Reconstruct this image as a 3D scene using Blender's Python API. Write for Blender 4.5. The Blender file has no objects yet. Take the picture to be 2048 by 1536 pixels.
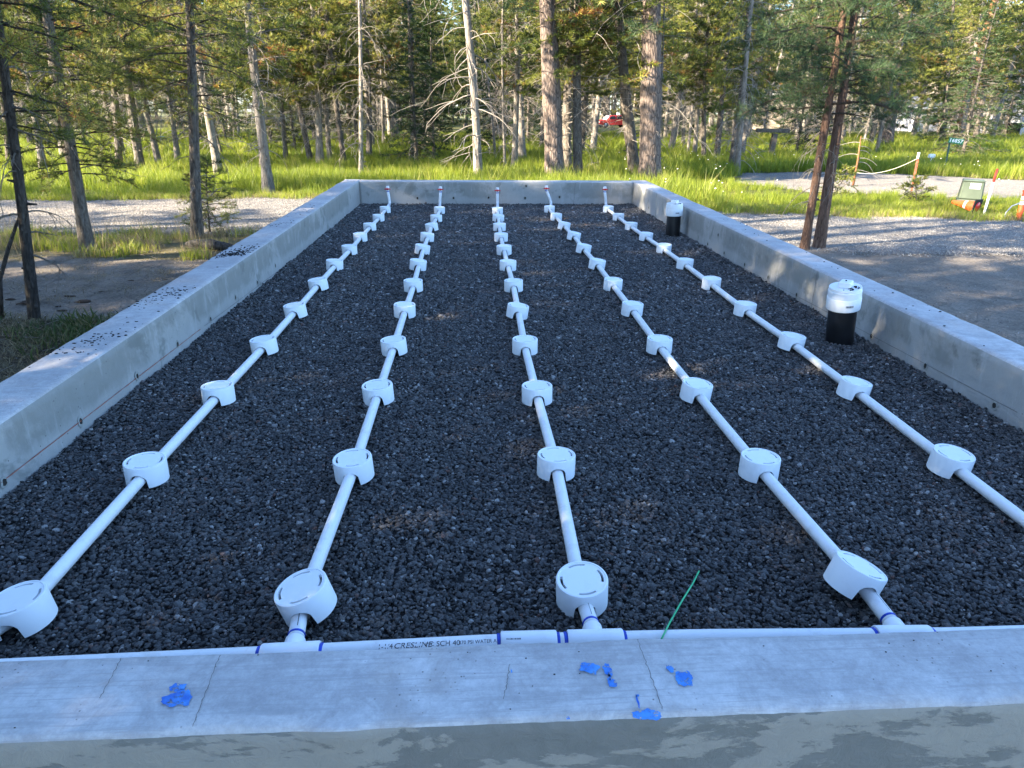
import bpy, bmesh, math, random
import numpy as np
from mathutils import Vector, Matrix, noise as mnoise

random.seed(7)
rng = np.random.default_rng(7)
R = math.radians
C = bpy.context.scene.collection
scene = bpy.context.scene

# ------------------------------------------------------------------ camera, sky, sun, exposure
IW, IH, FPX = 2048.0, 1536.0, 1367.0
CAMZ = 1.7
def _basis():
    yaw, pitch, roll = R(-3.246), R(-21.679), R(0.478)
    f = Vector((-math.sin(yaw)*math.cos(pitch), math.cos(yaw)*math.cos(pitch), math.sin(pitch)))
    r = Vector((math.cos(yaw), math.sin(yaw), 0)); u = r.cross(f)
    return r*math.cos(roll)+u*math.sin(roll), -r*math.sin(roll)+u*math.cos(roll), f
CR, CU, CF = _basis()
def at(px, py, z=None, y=None, x=None):
    """place of a photo pixel on a world plane (z, y or x given in world metres)"""
    d = CF + CR*((px-IW/2)/FPX) - CU*((py-IH/2)/FPX)
    t = (z-CAMZ)/d.z if z is not None else (y/d.y if y is not None else x/d.x)
    p = d*t
    return Vector((p.x, p.y, p.z+CAMZ))
def to_px(p):
    q = Vector((p[0], p[1], p[2]-CAMZ)); zz = q.dot(CF)
    if zz <= 0.01: return (-9999, -9999)
    return (IW/2+FPX*q.dot(CR)/zz, IH/2-FPX*q.dot(CU)/zz)
cam_d = bpy.data.cameras.new('camera'); cam = bpy.data.objects.new('camera', cam_d); C.objects.link(cam)
cam_d.sensor_width = 36; cam_d.lens = FPX/IW*36; cam_d.clip_start = 0.05; cam_d.clip_end = 3000
cam.matrix_world = Matrix(((CR.x, CU.x, -CF.x, 0), (CR.y, CU.y, -CF.y, 0), (CR.z, CU.z, -CF.z, CAMZ), (0, 0, 0, 1)))
scene.camera = cam

SUN_EL, SUN_AZ = 28.0, -109.0        # azimuth clockwise from +Y: the sun stands left and a little behind
sd = Vector((math.sin(R(SUN_AZ))*math.cos(R(SUN_EL)), math.cos(R(SUN_AZ))*math.cos(R(SUN_EL)), math.sin(R(SUN_EL))))
w = bpy.data.worlds.new('World'); scene.world = w; w.use_nodes = True
nt = w.node_tree; bg = nt.nodes['Background']; sky = nt.nodes.new('ShaderNodeTexSky')
sky.sky_type = 'NISHITA'; sky.sun_disc = False; sky.sun_elevation = R(SUN_EL); sky.sun_rotation = R(SUN_AZ)
sky.air_density = 1.0; sky.dust_density = 0.6; sky.ozone_density = 5.0
hs_ = nt.nodes.new('ShaderNodeHueSaturation'); hs_.inputs['Saturation'].default_value = 1.0; nt.links.new(sky.outputs[0], hs_.inputs['Color']); nt.links.new(hs_.outputs[0], bg.inputs[0]); bg.inputs[1].default_value = 0.115
sl = bpy.data.lights.new('sun', 'SUN'); sun = bpy.data.objects.new('sun', sl); C.objects.link(sun)
sl.energy = 5.0; sl.angle = R(0.55); sl.color = (1.0, 0.86, 0.66)
sun.rotation_euler = sd.to_track_quat('Z', 'Y').to_euler(); sun.location = (-20, -8, 25)
vs = scene.view_settings; vs.view_transform = 'Standard'; vs.look = 'None'; vs.gamma = 1; vs.use_curve_mapping = False
vs.exposure = 2.8
scene.cycles.max_bounces = 6; scene.cycles.diffuse_bounces = 3; scene.cycles.transmission_bounces = 4

# ------------------------------------------------------------------ material helpers
def mat(name, rough=0.8, spec=0.3):
    m = bpy.data.materials.new(name); m.use_nodes = True
    b = m.node_tree.nodes['Principled BSDF']
    b.inputs['Roughness'].default_value = rough; b.inputs['Specular IOR Level'].default_value = spec
    return m, m.node_tree, b
def N(nt, kind, **kw):
    n = nt.nodes.new(kind)
    for k, v in kw.items():
        if k.startswith('i_'): n.inputs[k[2:].replace('_', ' ')].default_value = v
        else: setattr(n, k, v)
    return n
def L(nt, a, b): nt.links.new(a, b)
def coords(nt, scale=(1, 1, 1), kind='Object', loc=(0, 0, 0)):
    t = N(nt, 'ShaderNodeTexCoord'); m = N(nt, 'ShaderNodeMapping'); m.inputs['Scale'].default_value = scale
    m.inputs['Location'].default_value = loc
    L(nt, t.outputs[kind], m.inputs[0]); return m.outputs[0]
def noise(nt, vec, scale, detail=4, rough=0.6, dist=0.0):
    n = N(nt, 'ShaderNodeTexNoise'); n.inputs['Scale'].default_value = scale; n.inputs['Detail'].default_value = detail
    n.inputs['Roughness'].default_value = rough; n.inputs['Distortion'].default_value = dist
    if vec is not None: L(nt, vec, n.inputs['Vector'])
    return n.outputs['Fac']
def ramp(nt, fac, stops, interp='LINEAR'):
    r = N(nt, 'ShaderNodeValToRGB'); r.color_ramp.interpolation = interp
    e = r.color_ramp.elements
    while len(e) < len(stops): e.new(0.5)
    for i, (p, c) in enumerate(stops):
        e[i].position = p
        e[i].color = (c, c, c, 1) if isinstance(c, (int, float)) else (*c, 1)
    L(nt, fac, r.inputs[0]); return r.outputs[0]
def mix(nt, fac, a, b, mode='MIX'):
    m = N(nt, 'ShaderNodeMix', data_type='RGBA', blend_type=mode)
    for s, v in ((m.inputs['Factor'], fac), (m.inputs['A'], a), (m.inputs['B'], b)):
        if isinstance(v, (int, float)): s.default_value = v if s.type == 'VALUE' else (v, v, v, 1)
        elif isinstance(v, tuple): s.default_value = (*v, 1)
        else: L(nt, v, s)
    return m.outputs['Result']
def bump(nt, bsdf, height, strength=0.5, dist=0.01, chain=None):
    b = N(nt, 'ShaderNodeBump'); b.inputs['Strength'].default_value = strength; b.inputs['Distance'].default_value = dist
    L(nt, height, b.inputs['Height'])
    if chain is not None: L(nt, chain, b.inputs['Normal'])
    L(nt, b.outputs[0], bsdf.inputs['Normal']); return b.outputs[0]
def simple(name, col, rough=0.5, spec=0.4, var=0.12, scale=30, metal=0.0, b=0.0):
    m, nt, bs = mat(name, rough, spec); v = coords(nt)
    n = noise(nt, v, scale, 4)
    c0 = tuple(c*(1-var) for c in col); c1 = tuple(min(1, c*(1+var)) for c in col)
    L(nt, ramp(nt, n, [(0.3, c0), (0.7, c1)]), bs.inputs['Base Color'])
    L(nt, ramp(nt, n, [(0.3, max(0, rough-.1)), (0.7, min(1, rough+.1))]), bs.inputs['Roughness'])
    bs.inputs['Metallic'].default_value = metal
    if b: bump(nt, bs, noise(nt, v, scale*4, 3), b, 0.004)
    return m

M = {}
# concrete: trowelled top
m, nt, b = mat('concrete_top', 0.85, 0.25); v = coords(nt)
big = noise(nt, v, 1.6, 5, 0.6, 0.4); mid = noise(nt, v, 9, 6, 0.7, 0.8)
c = mix(nt, ramp(nt, big, [(0.35, 0.0), (0.65, 1.0)]), (0.36, 0.355, 0.35), (0.50, 0.495, 0.485))
c = mix(nt, ramp(nt, mid, [(0.42, 0.0), (0.62, 0.7)]), c, (0.31, 0.30, 0.295))
fine = noise(nt, v, 70, 6, 0.8)
c = mix(nt, 1.0, c, ramp(nt, fine, [(0.3, 0.8), (0.7, 1.15)]), 'MULTIPLY')
vs_ = coords(nt, (2.2, 60, 20)); streak = noise(nt, vs_, 2.2, 5, 0.7, 0.3)
c = mix(nt, ramp(nt, streak, [(0.52, 0.0), (0.60, 0.5)]), c, (0.30, 0.295, 0.29))
vo = N(nt, 'ShaderNodeTexVoronoi'); vo.inputs['Scale'].default_value = 75; L(nt, v, vo.inputs['Vector'])
gate = noise(nt, v, 5, 4)
pit = mix(nt, 1.0, ramp(nt, vo.outputs['Distance'], [(0.06, 1.0), (0.16, 0.0)]), ramp(nt, gate, [(0.55, 0.0), (0.62, 1.0)]), 'MULTIPLY')
c = mix(nt, pit, c, (0.12, 0.11, 0.105))
warm = noise(nt, v, 3.5, 4, 0.6)
c = mix(nt, ramp(nt, warm, [(0.58, 0.0), (0.75, 0.35)]), c, (0.42, 0.34, 0.27))
L(nt, c, b.inputs['Base Color'])
bump(nt, b, noise(nt, v, 160, 5, 0.7), 0.35, 0.003, bump(nt, b, streak, 0.25, 0.004))
M['top'] = m
# concrete: formed faces
m, nt, b = mat('concrete_face', 0.8, 0.25); v = coords(nt)
big = noise(nt, v, 1.7, 8, 0.66, 0.3); mid = noise(nt, v, 14, 6, 0.7, 0.6)
c = mix(nt, ramp(nt, big, [(0.47, 0.0), (0.53, 1.0)]), (0.215, 0.215, 0.195), (0.33, 0.325, 0.305))
c = mix(nt, ramp(nt, mid, [(0.35, 0.0), (0.7, 0.6)]), c, (0.26, 0.26, 0.25))
sx = N(nt, 'ShaderNodeSeparateXYZ'); L(nt, v, sx.inputs[0]); ad = N(nt, 'ShaderNodeMath', operation='MULTIPLY_ADD'); L(nt, noise(nt, v, 6, 5, 0.7), ad.inputs[0]); ad.inputs[1].default_value = 0.12; L(nt, sx.outputs['Z'], ad.inputs[2])
c = mix(nt, ramp(nt, ad.outputs[0], [(0.755, 0.65), (0.79, 0.0)]), c, (0.34, 0.335, 0.32))
vv = coords(nt, (1, 1, 0.25)); vert = noise(nt, vv, 16, 5, 0.7, 0.5)
c = mix(nt, ramp(nt, vert, [(0.55, 0.0), (0.72, 0.55)]), c, (0.42, 0.42, 0.41))
spots = noise(nt, v, 5.5, 5, 0.6, 0.4)
c = mix(nt, ramp(nt, spots, [(0.6, 0.0), (0.66, 0.6)]), c, (0.15, 0.155, 0.14))
vo = N(nt, 'ShaderNodeTexVoronoi'); vo.inputs['Scale'].default_value = 38; L(nt, v, vo.inputs['Vector'])
gate = noise(nt, v, 8, 3)
pit = mix(nt, 1.0, ramp(nt, vo.outputs['Distance'], [(0.05, 1.0), (0.12, 0.0)]), ramp(nt, gate, [(0.52, 0.0), (0.6, 1.0)]), 'MULTIPLY')
c = mix(nt, pit, c, (0.08, 0.08, 0.07))
L(nt, c, b.inputs['Base Color'])
bump(nt, b, noise(nt, v, 120, 5, 0.7), 0.3, 0.003, bump(nt, b, mid, 0.2, 0.006))
M['face'] = m
# patchy face of the near wall
m, nt, b = mat('concrete_slurry_face', 0.8, 0.25); v = coords(nt)
big = noise(nt, coords(nt, (1, 1, 2.2)), 2.6, 9, 0.66, 0.25); mid = noise(nt, v, 30, 6, 0.75, 0.6)
c = mix(nt, ramp(nt, big, [(0.49, 0.0), (0.51, 1.0)]), (0.16, 0.158, 0.138), (0.29, 0.27, 0.225))
c = mix(nt, ramp(nt, mid, [(0.35, 0.0), (0.7, 0.5)]), c, (0.22, 0.21, 0.185))
L(nt, c, b.inputs['Base Color'])
bump(nt, b, mid, 0.6, 0.006, bump(nt, b, ramp(nt, big, [(0.49, 0.0), (0.51, 1.0)]), 0.35, 0.004))
M['slurry'] = m
M['dark_crack'] = simple('concrete_crack', (0.17, 0.16, 0.155), 0.95, 0.1)
M['chalk'] = simple('red_chalk', (0.30, 0.10, 0.07), 0.95, 0.1, 0.3, 40)
M['tie'] = simple('tie_hole_dark', (0.035, 0.033, 0.03), 0.9, 0.1)
M['halo'] = simple('efflorescence', (0.27, 0.27, 0.25), 0.9, 0.1, 0.2, 60)
# paint smear
m, nt, b = mat('blue_primer_smear', 0.45, 0.4); v = coords(nt)
n = noise(nt, v, 90, 5, 0.7, 0.5)
L(nt, ramp(nt, noise(nt, v, 40, 4), [(0.35, (0.01, 0.10, 0.42)), (0.65, (0.06, 0.26, 0.60))]), b.inputs['Base Color'])
L(nt, ramp(nt, n, [(0.385, 0.0), (0.46, 1.0)]), b.inputs['Alpha'])
M['smear'] = m
M['primer'] = simple('blue_primer', (0.005, 0.05, 0.42), 0.4, 0.4, 0.4, 60)
# pvc
def pvc(name, col, dirt=0.5, sx=(1, 1, 1), rough=0.42):
    m, nt, b = mat(name, 0.38, 0.45); v = coords(nt, sx)
    n = noise(nt, v, 22, 6, 0.75, 0.4)
    c = mix(nt, ramp(nt, n, [(0.52, 0.0), (0.72, dirt)]), col, (0.42, 0.40, 0.37))
    n2 = noise(nt, v, 90, 4, 0.8)
    c = mix(nt, ramp(nt, n2, [(0.66, 0.0), (0.74, dirt)]), c, (0.22, 0.20, 0.18))
    L(nt, c, b.inputs['Base Color'])
    L(nt, ramp(nt, n, [(0.3, rough-.08), (0.7, rough+.15)]), b.inputs['Roughness'])
    bump(nt, b, n2, 0.06, 0.002)
    return m
M['pvc'] = pvc('white_pipe_plastic', (0.70, 0.71, 0.71), 0.4)
M['fitting'] = pvc('white_fitting_plastic', (0.74, 0.76, 0.77), 0.15)
M['shield'] = pvc('white_shield_plastic', (0.74, 0.77, 0.775), 0.12, rough=0.58)
M['slot'] = simple('slot_shadow_plastic', (0.25, 0.26, 0.26), 0.6, 0.3)
M['ink'] = simple('black_ink', (0.03, 0.03, 0.035), 0.6, 0.2)
M['redplastic'] = simple('red_valve_plastic', (0.55, 0.03, 0.03), 0.4, 0.4)
M['blackpipe'] = simple('black_pipe_plastic', (0.006, 0.006, 0.007), 0.38, 0.5, 0.3, 20)
M['crumb'] = simple('black_crumbs', (0.012, 0.012, 0.012), 0.9, 0.1)
M['wire'] = simple('green_wire_insulation', (0.02, 0.42, 0.16), 0.35, 0.5)
M['twine'] = simple('pale_twine', (0.5, 0.5, 0.42), 0.8, 0.2)
# lava gravel
m, nt, b = mat('lava_gravel', 0.72, 0.35)
oi = N(nt, 'ShaderNodeObjectInfo')
c = ramp(nt, oi.outputs['Random'], [(0.0, (0.034, 0.034, 0.035)), (0.35, (0.078, 0.078, 0.079)), (0.66, (0.145, 0.144, 0.142)), (0.82, (0.095, 0.08, 0.074)),
     (0.90, (0.15, 0.138, 0.127)), (0.94, (0.22, 0.215, 0.21)), (0.962, (0.14, 0.07, 0.05)), (0.972, (0.36, 0.35, 0.335))])
v = coords(nt); n = noise(nt, v, 1.3, 5, 0.8)
c = mix(nt, 1.0, c, ramp(nt, n, [(0.3, 0.65), (0.7, 1.35)]), 'MULTIPLY')
L(nt, c, b.inputs['Base Color']); bump(nt, b, noise(nt, v, 3.5, 4, 0.8), 0.6, 0.1)
M['lava'] = m
m, nt, b = mat('lava_bed', 0.95, 0.1); v = coords(nt)
n = noise(nt, v, 110, 4, 0.8)
L(nt, ramp(nt, n, [(0.3, 0.012), (0.7, 0.05)]), b.inputs['Base Color']); bump(nt, b, n, 1.0, 0.01)
M['bed'] = m
# driveway gravel
m, nt, b = mat('crushed_gravel_stone', 0.85, 0.2)
oi = N(nt, 'ShaderNodeObjectInfo')
L(nt, ramp(nt, oi.outputs['Random'], [(0.0, (0.12, 0.115, 0.11)), (0.4, (0.21, 0.20, 0.185)), (0.75, (0.29, 0.27, 0.245)), (1.0, (0.40, 0.38, 0.35))]), b.inputs['Base Color'])
M['stone'] = m
m, nt, b = mat('driveway_gravel', 0.95, 0.1); v = coords(nt)
n = noise(nt, v, 30, 6, 0.8); vo = N(nt, 'ShaderNodeTexVoronoi'); vo.inputs['Scale'].default_value = 38; L(nt, v, vo.inputs['Vector'])
c = ramp(nt, vo.outputs['Color'], [(0.1, (0.13, 0.12, 0.112)), (0.55, (0.22, 0.205, 0.185)), (0.95, (0.33, 0.31, 0.28))])
big = noise(nt, coords(nt, (0.25, 1, 1)), 1.2, 4)
c = mix(nt, ramp(nt, big, [(0.4, 0.0), (0.65, 0.55)]), c, (0.30, 0.265, 0.22))
L(nt, c, b.inputs['Base Color']); bump(nt, b, vo.outputs['Distance'], 0.9, 0.03, bump(nt, b, n, 0.8, 0.03))
M['drive'] = m
# ground: soil colours come from the painted attribute (what the soil is made of)
m, nt, b = mat('ground_soil', 0.95, 0.1); v = coords(nt)
at_ = N(nt, 'ShaderNodeAttribute'); at_.attribute_name = 'soil'
n = noise(nt, v, 3.2, 7, 0.7); n2 = noise(nt, v, 38, 5, 0.8)
c = mix(nt, 1.0, at_.outputs['Color'], ramp(nt, n, [(0.3, 0.72), (0.7, 1.25)]), 'MULTIPLY')
c = mix(nt, 1.0, c, ramp(nt, n2, [(0.3, 0.55), (0.7, 1.3)]), 'MULTIPLY')
L(nt, c, b.inputs['Base Color']); bump(nt, b, n2, 1.0, 0.05, bump(nt, b, n, 0.9, 0.14))
M['ground'] = m
# bark
def bark(name, dark, light, sc=1.0, plates=False):
    m, nt, b = mat(name, 0.9, 0.15); v = coords(nt, (1, 1, 0.28))
    oi = N(nt, 'ShaderNodeObjectInfo')
    n = noise(nt, v, 26*sc, 6, 0.7, 0.8); n2 = noise(nt, coords(nt, (1, 1, 0.5)), 3, 4)
    c = ramp(nt, n, [(0.36, dark), (0.60, light)])
    c = mix(nt, ramp(nt, n2, [(0.4, 0.0), (0.65, 0.5)]), c, tuple(0.5*(a+d) for a, d in zip(dark, light)))
    c = mix(nt, 1.0, c, ramp(nt, oi.outputs['Random'], [(0.0, 0.8), (1.0, 1.2)]), 'MULTIPLY')
    h = n
    if plates:
        vo = N(nt, 'ShaderNodeTexVoronoi'); vo.inputs['Scale'].default_value = 15; L(nt, v, vo.inputs['Vector'])
        vo.feature = 'DISTANCE_TO_EDGE'
        c = mix(nt, ramp(nt, vo.outputs['Distance'], [(0.02, .8), (0.10, 0.0)]), c, tuple(0.6*a for a in dark)); h = vo.outputs['Distance']
    L(nt, c, b.inputs['Base Color']); bump(nt, b, h, 0.9, 0.03, bump(nt, b, n, 0.8, 0.02))
    return m
M['bark_grey'] = bark('grey_pine_bark', (0.05, 0.042, 0.036), (0.21, 0.18, 0.15))
M['bark_pale'] = bark('pale_pine_bark', (0.10, 0.088, 0.075), (0.31, 0.275, 0.235))
M['bark_dark'] = bark('dark_young_bark', (0.055, 0.047, 0.04), (0.16, 0.14, 0.12), 1.4)
M['bark_red'] = bark('reddish_pine_bark', (0.07, 0.042, 0.031), (0.22, 0.135, 0.095))
M['bark_big'] = bark('thick_plated_bark', (0.085, 0.065, 0.055), (0.21, 0.165, 0.14), 0.7, True)
M['bark_orange'] = bark('orange_upper_bark', (0.20, 0.085, 0.04), (0.42, 0.20, 0.10))
M['deadwood'] = bark('dead_grey_twigs', (0.22, 0.195, 0.17), (0.46, 0.41, 0.35), 2.0)
M['branch'] = bark('branch_bark', (0.06, 0.05, 0.04), (0.16, 0.13, 0.10), 2.0)
M['logbark'] = bark('charred_log', (0.02, 0.02, 0.02), (0.13, 0.12, 0.11), 1.5)
def leafmat(name, stops, trans=0.35, rough=0.5):
    m, nt, b = mat(name, rough, 0.35)
    a = N(nt, 'ShaderNodeAttribute'); a.attribute_name = 'tint'
    oi = N(nt, 'ShaderNodeObjectInfo')
    c = ramp(nt, a.outputs['Fac'], stops)
    c = mix(nt, 1.0, c, ramp(nt, oi.outputs['Random'], [(0.0, (0.82, 0.86, 0.9)), (1.0, (1.2, 1.12, 1.0))]), 'MULTIPLY')
    L(nt, c, b.inputs['Base Color'])
    tr = N(nt, 'ShaderNodeBsdfTranslucent'); L(nt, c, tr.inputs['Color'])
    mx = N(nt, 'ShaderNodeMixShader'); mx.inputs[0].default_value = trans
    L(nt, b.outputs[0], mx.inputs[1]); L(nt, tr.outputs[0], mx.inputs[2])
    L(nt, mx.outputs[0], nt.nodes['Material Output'].inputs['Surface'])
    return m
M['needle'] = leafmat('pine_needles', [(0.0, (0.03, 0.055, 0.012)), (0.4, (0.085, 0.115, 0.02)), (0.75, (0.22, 0.24, 0.045)), (0.955, (0.31, 0.31, 0.07)), (0.975, (0.24, 0.10, 0.04)), (1.0, (0.28, 0.12, 0.045))], 0.4)
M['needle_dark'] = leafmat('dark_green_needles', [(0.0, (0.018, 0.045, 0.018)), (0.6, (0.045, 0.085, 0.028)), (0.96, (0.075, 0.115, 0.035)), (0.98, (0.15, 0.06, 0.025))], 0.3)
M['needle_fir'] = leafmat('fir_needles', [(0.0, (0.022, 0.055, 0.014)), (0.6, (0.055, 0.10, 0.02)), (1.0, (0.10, 0.15, 0.03))], 0.3)
M['grass'] = leafmat('meadow_grass', [(0.0, (0.10, 0.16, 0.015)), (0.5, (0.21, 0.27, 0.025)), (0.88, (0.30, 0.33, 0.045)), (1.0, (0.42, 0.37, 0.15))], 0.5, 0.5)
M['drygrass'] = leafmat('dry_grass_litter', [(0.0, (0.12, 0.10, 0.05)), (0.5, (0.22, 0.18, 0.10)), (1.0, (0.36, 0.30, 0.19))], 0.3, 0.7)
M['weed'] = leafmat('shade_weeds', [(0.0, (0.04, 0.07, 0.02)), (0.6, (0.08, 0.12, 0.03)), (1.0, (0.22, 0.19, 0.10))], 0.35, 0.6)

# ------------------------------------------------------------------ mesh helpers
class MB:
    """collects geometry for ONE mesh object"""
    def __init__(s): s.v = []; s.f = []; s.mi = []; s.cur = 0; s.sm = []; s.smooth = True
    def mat(s, i): s.cur = i; return s
    def face(s, idx): s.f.append(tuple(idx)); s.mi.append(s.cur); s.sm.append(s.smooth)
    def box(s, c, d, rot=None, taper=1.0, bev=0.0):
        hx, hy, hz = d[0]/2, d[1]/2, d[2]/2; b0 = len(s.v); sm = s.smooth; s.smooth = False
        c = Vector(c)
        def add(p):
            p = Vector(p)
            if rot is not None: p = rot @ p
            s.v.append(tuple(c+p))
        if bev <= 0:
            for z, k in ((-hz, 1.0), (hz, taper)):
                for x, y in ((-hx, -hy), (hx, -hy), (hx, hy), (-hx, hy)): add((x*k, y*k, z))
            for q in ((0, 3, 2, 1), (4, 5, 6, 7), (0, 1, 5, 4), (1, 2, 6, 5), (2, 3, 7, 6), (3, 0, 4, 7)): s.face([b0+i for i in q])
        else:
            rings = [(-hz, 1.0, bev), (-hz+bev, 1.0, 0), (hz-bev, taper, 0), (hz, taper, bev)]
            for z, k, e in rings:
                for x, y in ((-hx, -hy+bev), (-hx+bev, -hy), (hx-bev, -hy), (hx, -hy+bev), (hx, hy-bev), (hx-bev, hy), (-hx+bev, hy), (-hx, hy-bev)):
                    add(((x-math.copysign(e, x))*k, (y-math.copysign(e, y))*k, z))
            s.face([b0+i for i in range(7, -1, -1)]); s.face([b0+24+i for i in range(8)])
            for r_ in range(3):
                for i in range(8):
                    j = (i+1) % 8; s.face((b0+r_*8+i, b0+r_*8+j, b0+r_*8+8+j, b0+r_*8+8+i))
        s.smooth = sm; return s
    def tube(s, pts, rad, n=6, cap=True, jit=0.0):
        pts = [Vector(p) for p in pts]; m = len(pts)
        if not hasattr(rad, '__len__'): rad = [rad]*m
        b0 = len(s.v); up = None
        for i, p in enumerate(pts):
            t = (pts[min(i+1, m-1)]-pts[max(i-1, 0)])
            if t.length < 1e-9: t = Vector((0, 0, 1))
            t.normalize()
            if up is None:
                up = Vector((1, 0, 0)) if abs(t.x) < 0.8 else Vector((0, 0, 1))
            a = (up - t*up.dot(t)).normalized(); up = a; bb = t.cross(a)
            for k in range(n):
                th = 2*math.pi*k/n; rr = rad[i]*(1+(random.uniform(-jit, jit) if jit else 0))
                q = p + a*(rr*math.cos(th)) + bb*(rr*math.sin(th)); s.v.append((q.x, q.y, q.z))
        for i in range(m-1):
            for k in range(n):
                k2 = (k+1) % n; s.face((b0+i*n+k, b0+i*n+k2, b0+(i+1)*n+k2, b0+(i+1)*n+k))
        if cap:
            s.face([b0+k for k in range(n-1, -1, -1)]); s.face([b0+(m-1)*n+k for k in range(n)])
        return s
    def lathe(s, prof, n=32, origin=(0, 0, 0), cap=True):
        b0 = len(s.v); ox, oy, oz = origin
        for r_, z in prof:
            for k in range(n):
                th = 2*math.pi*k/n; s.v.append((ox+r_*math.cos(th), oy+r_*math.sin(th), oz+z))
        for i in range(len(prof)-1):
            for k in range(n):
                k2 = (k+1) % n; s.face((b0+i*n+k, b0+i*n+k2, b0+(i+1)*n+k2, b0+(i+1)*n+k))
        if cap:
            s.face([b0+k for k in range(n-1, -1, -1)]); s.face([b0+(len(prof)-1)*n+k for k in range(n)])
        return s
    def blob(s, c, r, sub=1, squash=(1, 1, 1), amp=0.25, seed=0):
        bm = bmesh.new(); bmesh.ops.create_icosphere(bm, subdivisions=sub, radius=1.0); b0 = len(s.v)
        for vv in bm.verts:
            p = vv.co.copy(); k = 1+amp*mnoise.noise(p*1.3+Vector((seed*3.1, seed*1.7, seed)))
            s.v.append((c[0]+p.x*k*r*squash[0], c[1]+p.y*k*r*squash[1], c[2]+p.z*k*r*squash[2]))
        for f in bm.faces: s.face([b0+q.index for q in f.verts])
        bm.free(); return s
    def mesh(s, name, mats, edge_angle=None):
        me = bpy.data.meshes.new(name); me.from_pydata(s.v, [], s.f)
        for mm in (mats if isinstance(mats, (list, tuple)) else [mats]): me.materials.append(mm)
        me.polygons.foreach_set('material_index', s.mi); me.polygons.foreach_set('use_smooth', s.sm)
        me.update()
        if edge_angle:
            me.set_sharp_from_angle(angle=R(edge_angle))
        return me
    def obj(s, name, mats, parent=None, edge_angle=None):
        o = bpy.data.objects.new(name, s.mesh(name, mats, edge_angle)); C.objects.link(o)
        if parent is not None: o.parent = parent
        return o
def tag(o, label=None, cat=None, group=None, kind=None):
    if label: o['label'] = label
    if cat: o['category'] = cat
    if group: o['group'] = group
    if kind: o['kind'] = kind
    return o
def empty(name, loc=(0, 0, 0), rot=(0, 0, 0), **kw):
    o = bpy.data.objects.new(name, None); C.objects.link(o); o.location = loc; o.rotation_euler = rot
    o.empty_display_size = 0.1
    return tag(o, **kw)
def put(name, me, parent=None, loc=None):
    o = bpy.data.objects.new(name, me); C.objects.link(o)
    if parent is not None: o.parent = parent
    if loc is not None: o.location = loc
    return o
def text_verts(body, size, shear=0.0, bold=0.0, space=1.0):
    cu = bpy.data.curves.new('t', 'FONT'); cu.body = body; cu.size = size; cu.shear = shear; cu.resolution_u = 3; cu.offset = bold; cu.space_character = space
    cu.align_x = 'LEFT'; cu.align_y = 'CENTER'
    o = bpy.data.objects.new('t', cu); C.objects.link(o)
    dg = bpy.context.evaluated_depsgraph_get(); dg.update()
    me = bpy.data.meshes.new_from_object(o.evaluated_get(dg))
    V = [v.co.copy() for v in me.vertices]; F = [tuple(p.vertices) for p in me.polygons]
    bpy.data.objects.remove(o); bpy.data.curves.remove(cu)
    return V, F

# ------------------------------------------------------------------ ground
def hgt(x, y):
    n = mnoise.noise(Vector((x*0.35, y*0.35, 0)))*0.05 + mnoise.noise(Vector((x*1.7, y*1.9, 5)))*0.022
    k = min(1, max(0, (y-4)/6))
    n += 0.018*mnoise.noise(Vector((x*3.6, y*7, 9)))
    far = max(0.0, y-16)
    return n*0.8 + 0.0*k + 0.02*min(1, far/6)*mnoise.noise(Vector((x*.1, y*.1, 2)))*6
def itp(x, xs, ys): return float(np.interp(x, xs, ys))
def ylo(x): return itp(x, [-40, -7, -2, 3, 5, 12, 40], [10.9, 10.5, 10.2, 9.6, 8.9, 7.7, 4.0]) + 0.25*mnoise.noise(Vector((x*0.8, 0, 3)))
def yhi(x): return itp(x, [-40, -9, -4, 3, 5.1, 9.7, 40], [15.3, 14.6, 14.9, 13.6, 12.75, 11.9, 6.0]) + 0.3*mnoise.noise(Vector((x*0.7, 4, 3)))
D2 = [(7.0, 18.8), (7.9, 16.3), (12, 14.9), (24, 11.8), (40, 8), (40, 14), (24, 17.4), (15.8, 19.7), (10.3, 22.0), (8.2, 21.5)]
def inpoly(x, y, P):
    c = False; j = len(P)-1
    for i in range(len(P)):
        if (P[i][1] > y) != (P[j][1] > y) and x < (P[j][0]-P[i][0])*(y-P[i][1])/(P[j][1]-P[i][1])+P[i][0]: c = not c
        j = i
    return c
def sd1(x, y): return max(ylo(x)-y, y-yhi(x))          # < 0 inside the driveway
def sd2(x, y):
    d = 1e9
    for i in range(len(D2)):
        a, b_ = Vector(D2[i]), Vector(D2[(i+1) % len(D2)]); e = b_-a; t = max(0, min(1, (Vector((x, y))-a).dot(e)/e.length_squared))
        d = min(d, (Vector((x, y))-(a+e*t)).length)
    d += 0.2*mnoise.noise(Vector((x, y, 0)))
    return -d if inpoly(x, y, D2) else d
BX0, BX1, BY0, BY1 = -1.60, 2.19, 0.78, 8.93      # outline of the basin
def inbasin(x, y, m=0.0): return BX0-m < x < BX1+m and BY0-m < y < BY1+m
def zone(x, y):
    if inbasin(x, y, 0.05): return 'basin'
    if sd1(x, y) < 0: return 'drive'
    if x > 6 and sd2(x, y) < 0: return 'drive'
    n = mnoise.noise(Vector((x*0.5, y*0.5, 7)))
    if y > yhi(x): return 'grass'
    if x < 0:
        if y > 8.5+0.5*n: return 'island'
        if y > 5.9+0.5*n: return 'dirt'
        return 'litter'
    return 'dirt'
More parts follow.
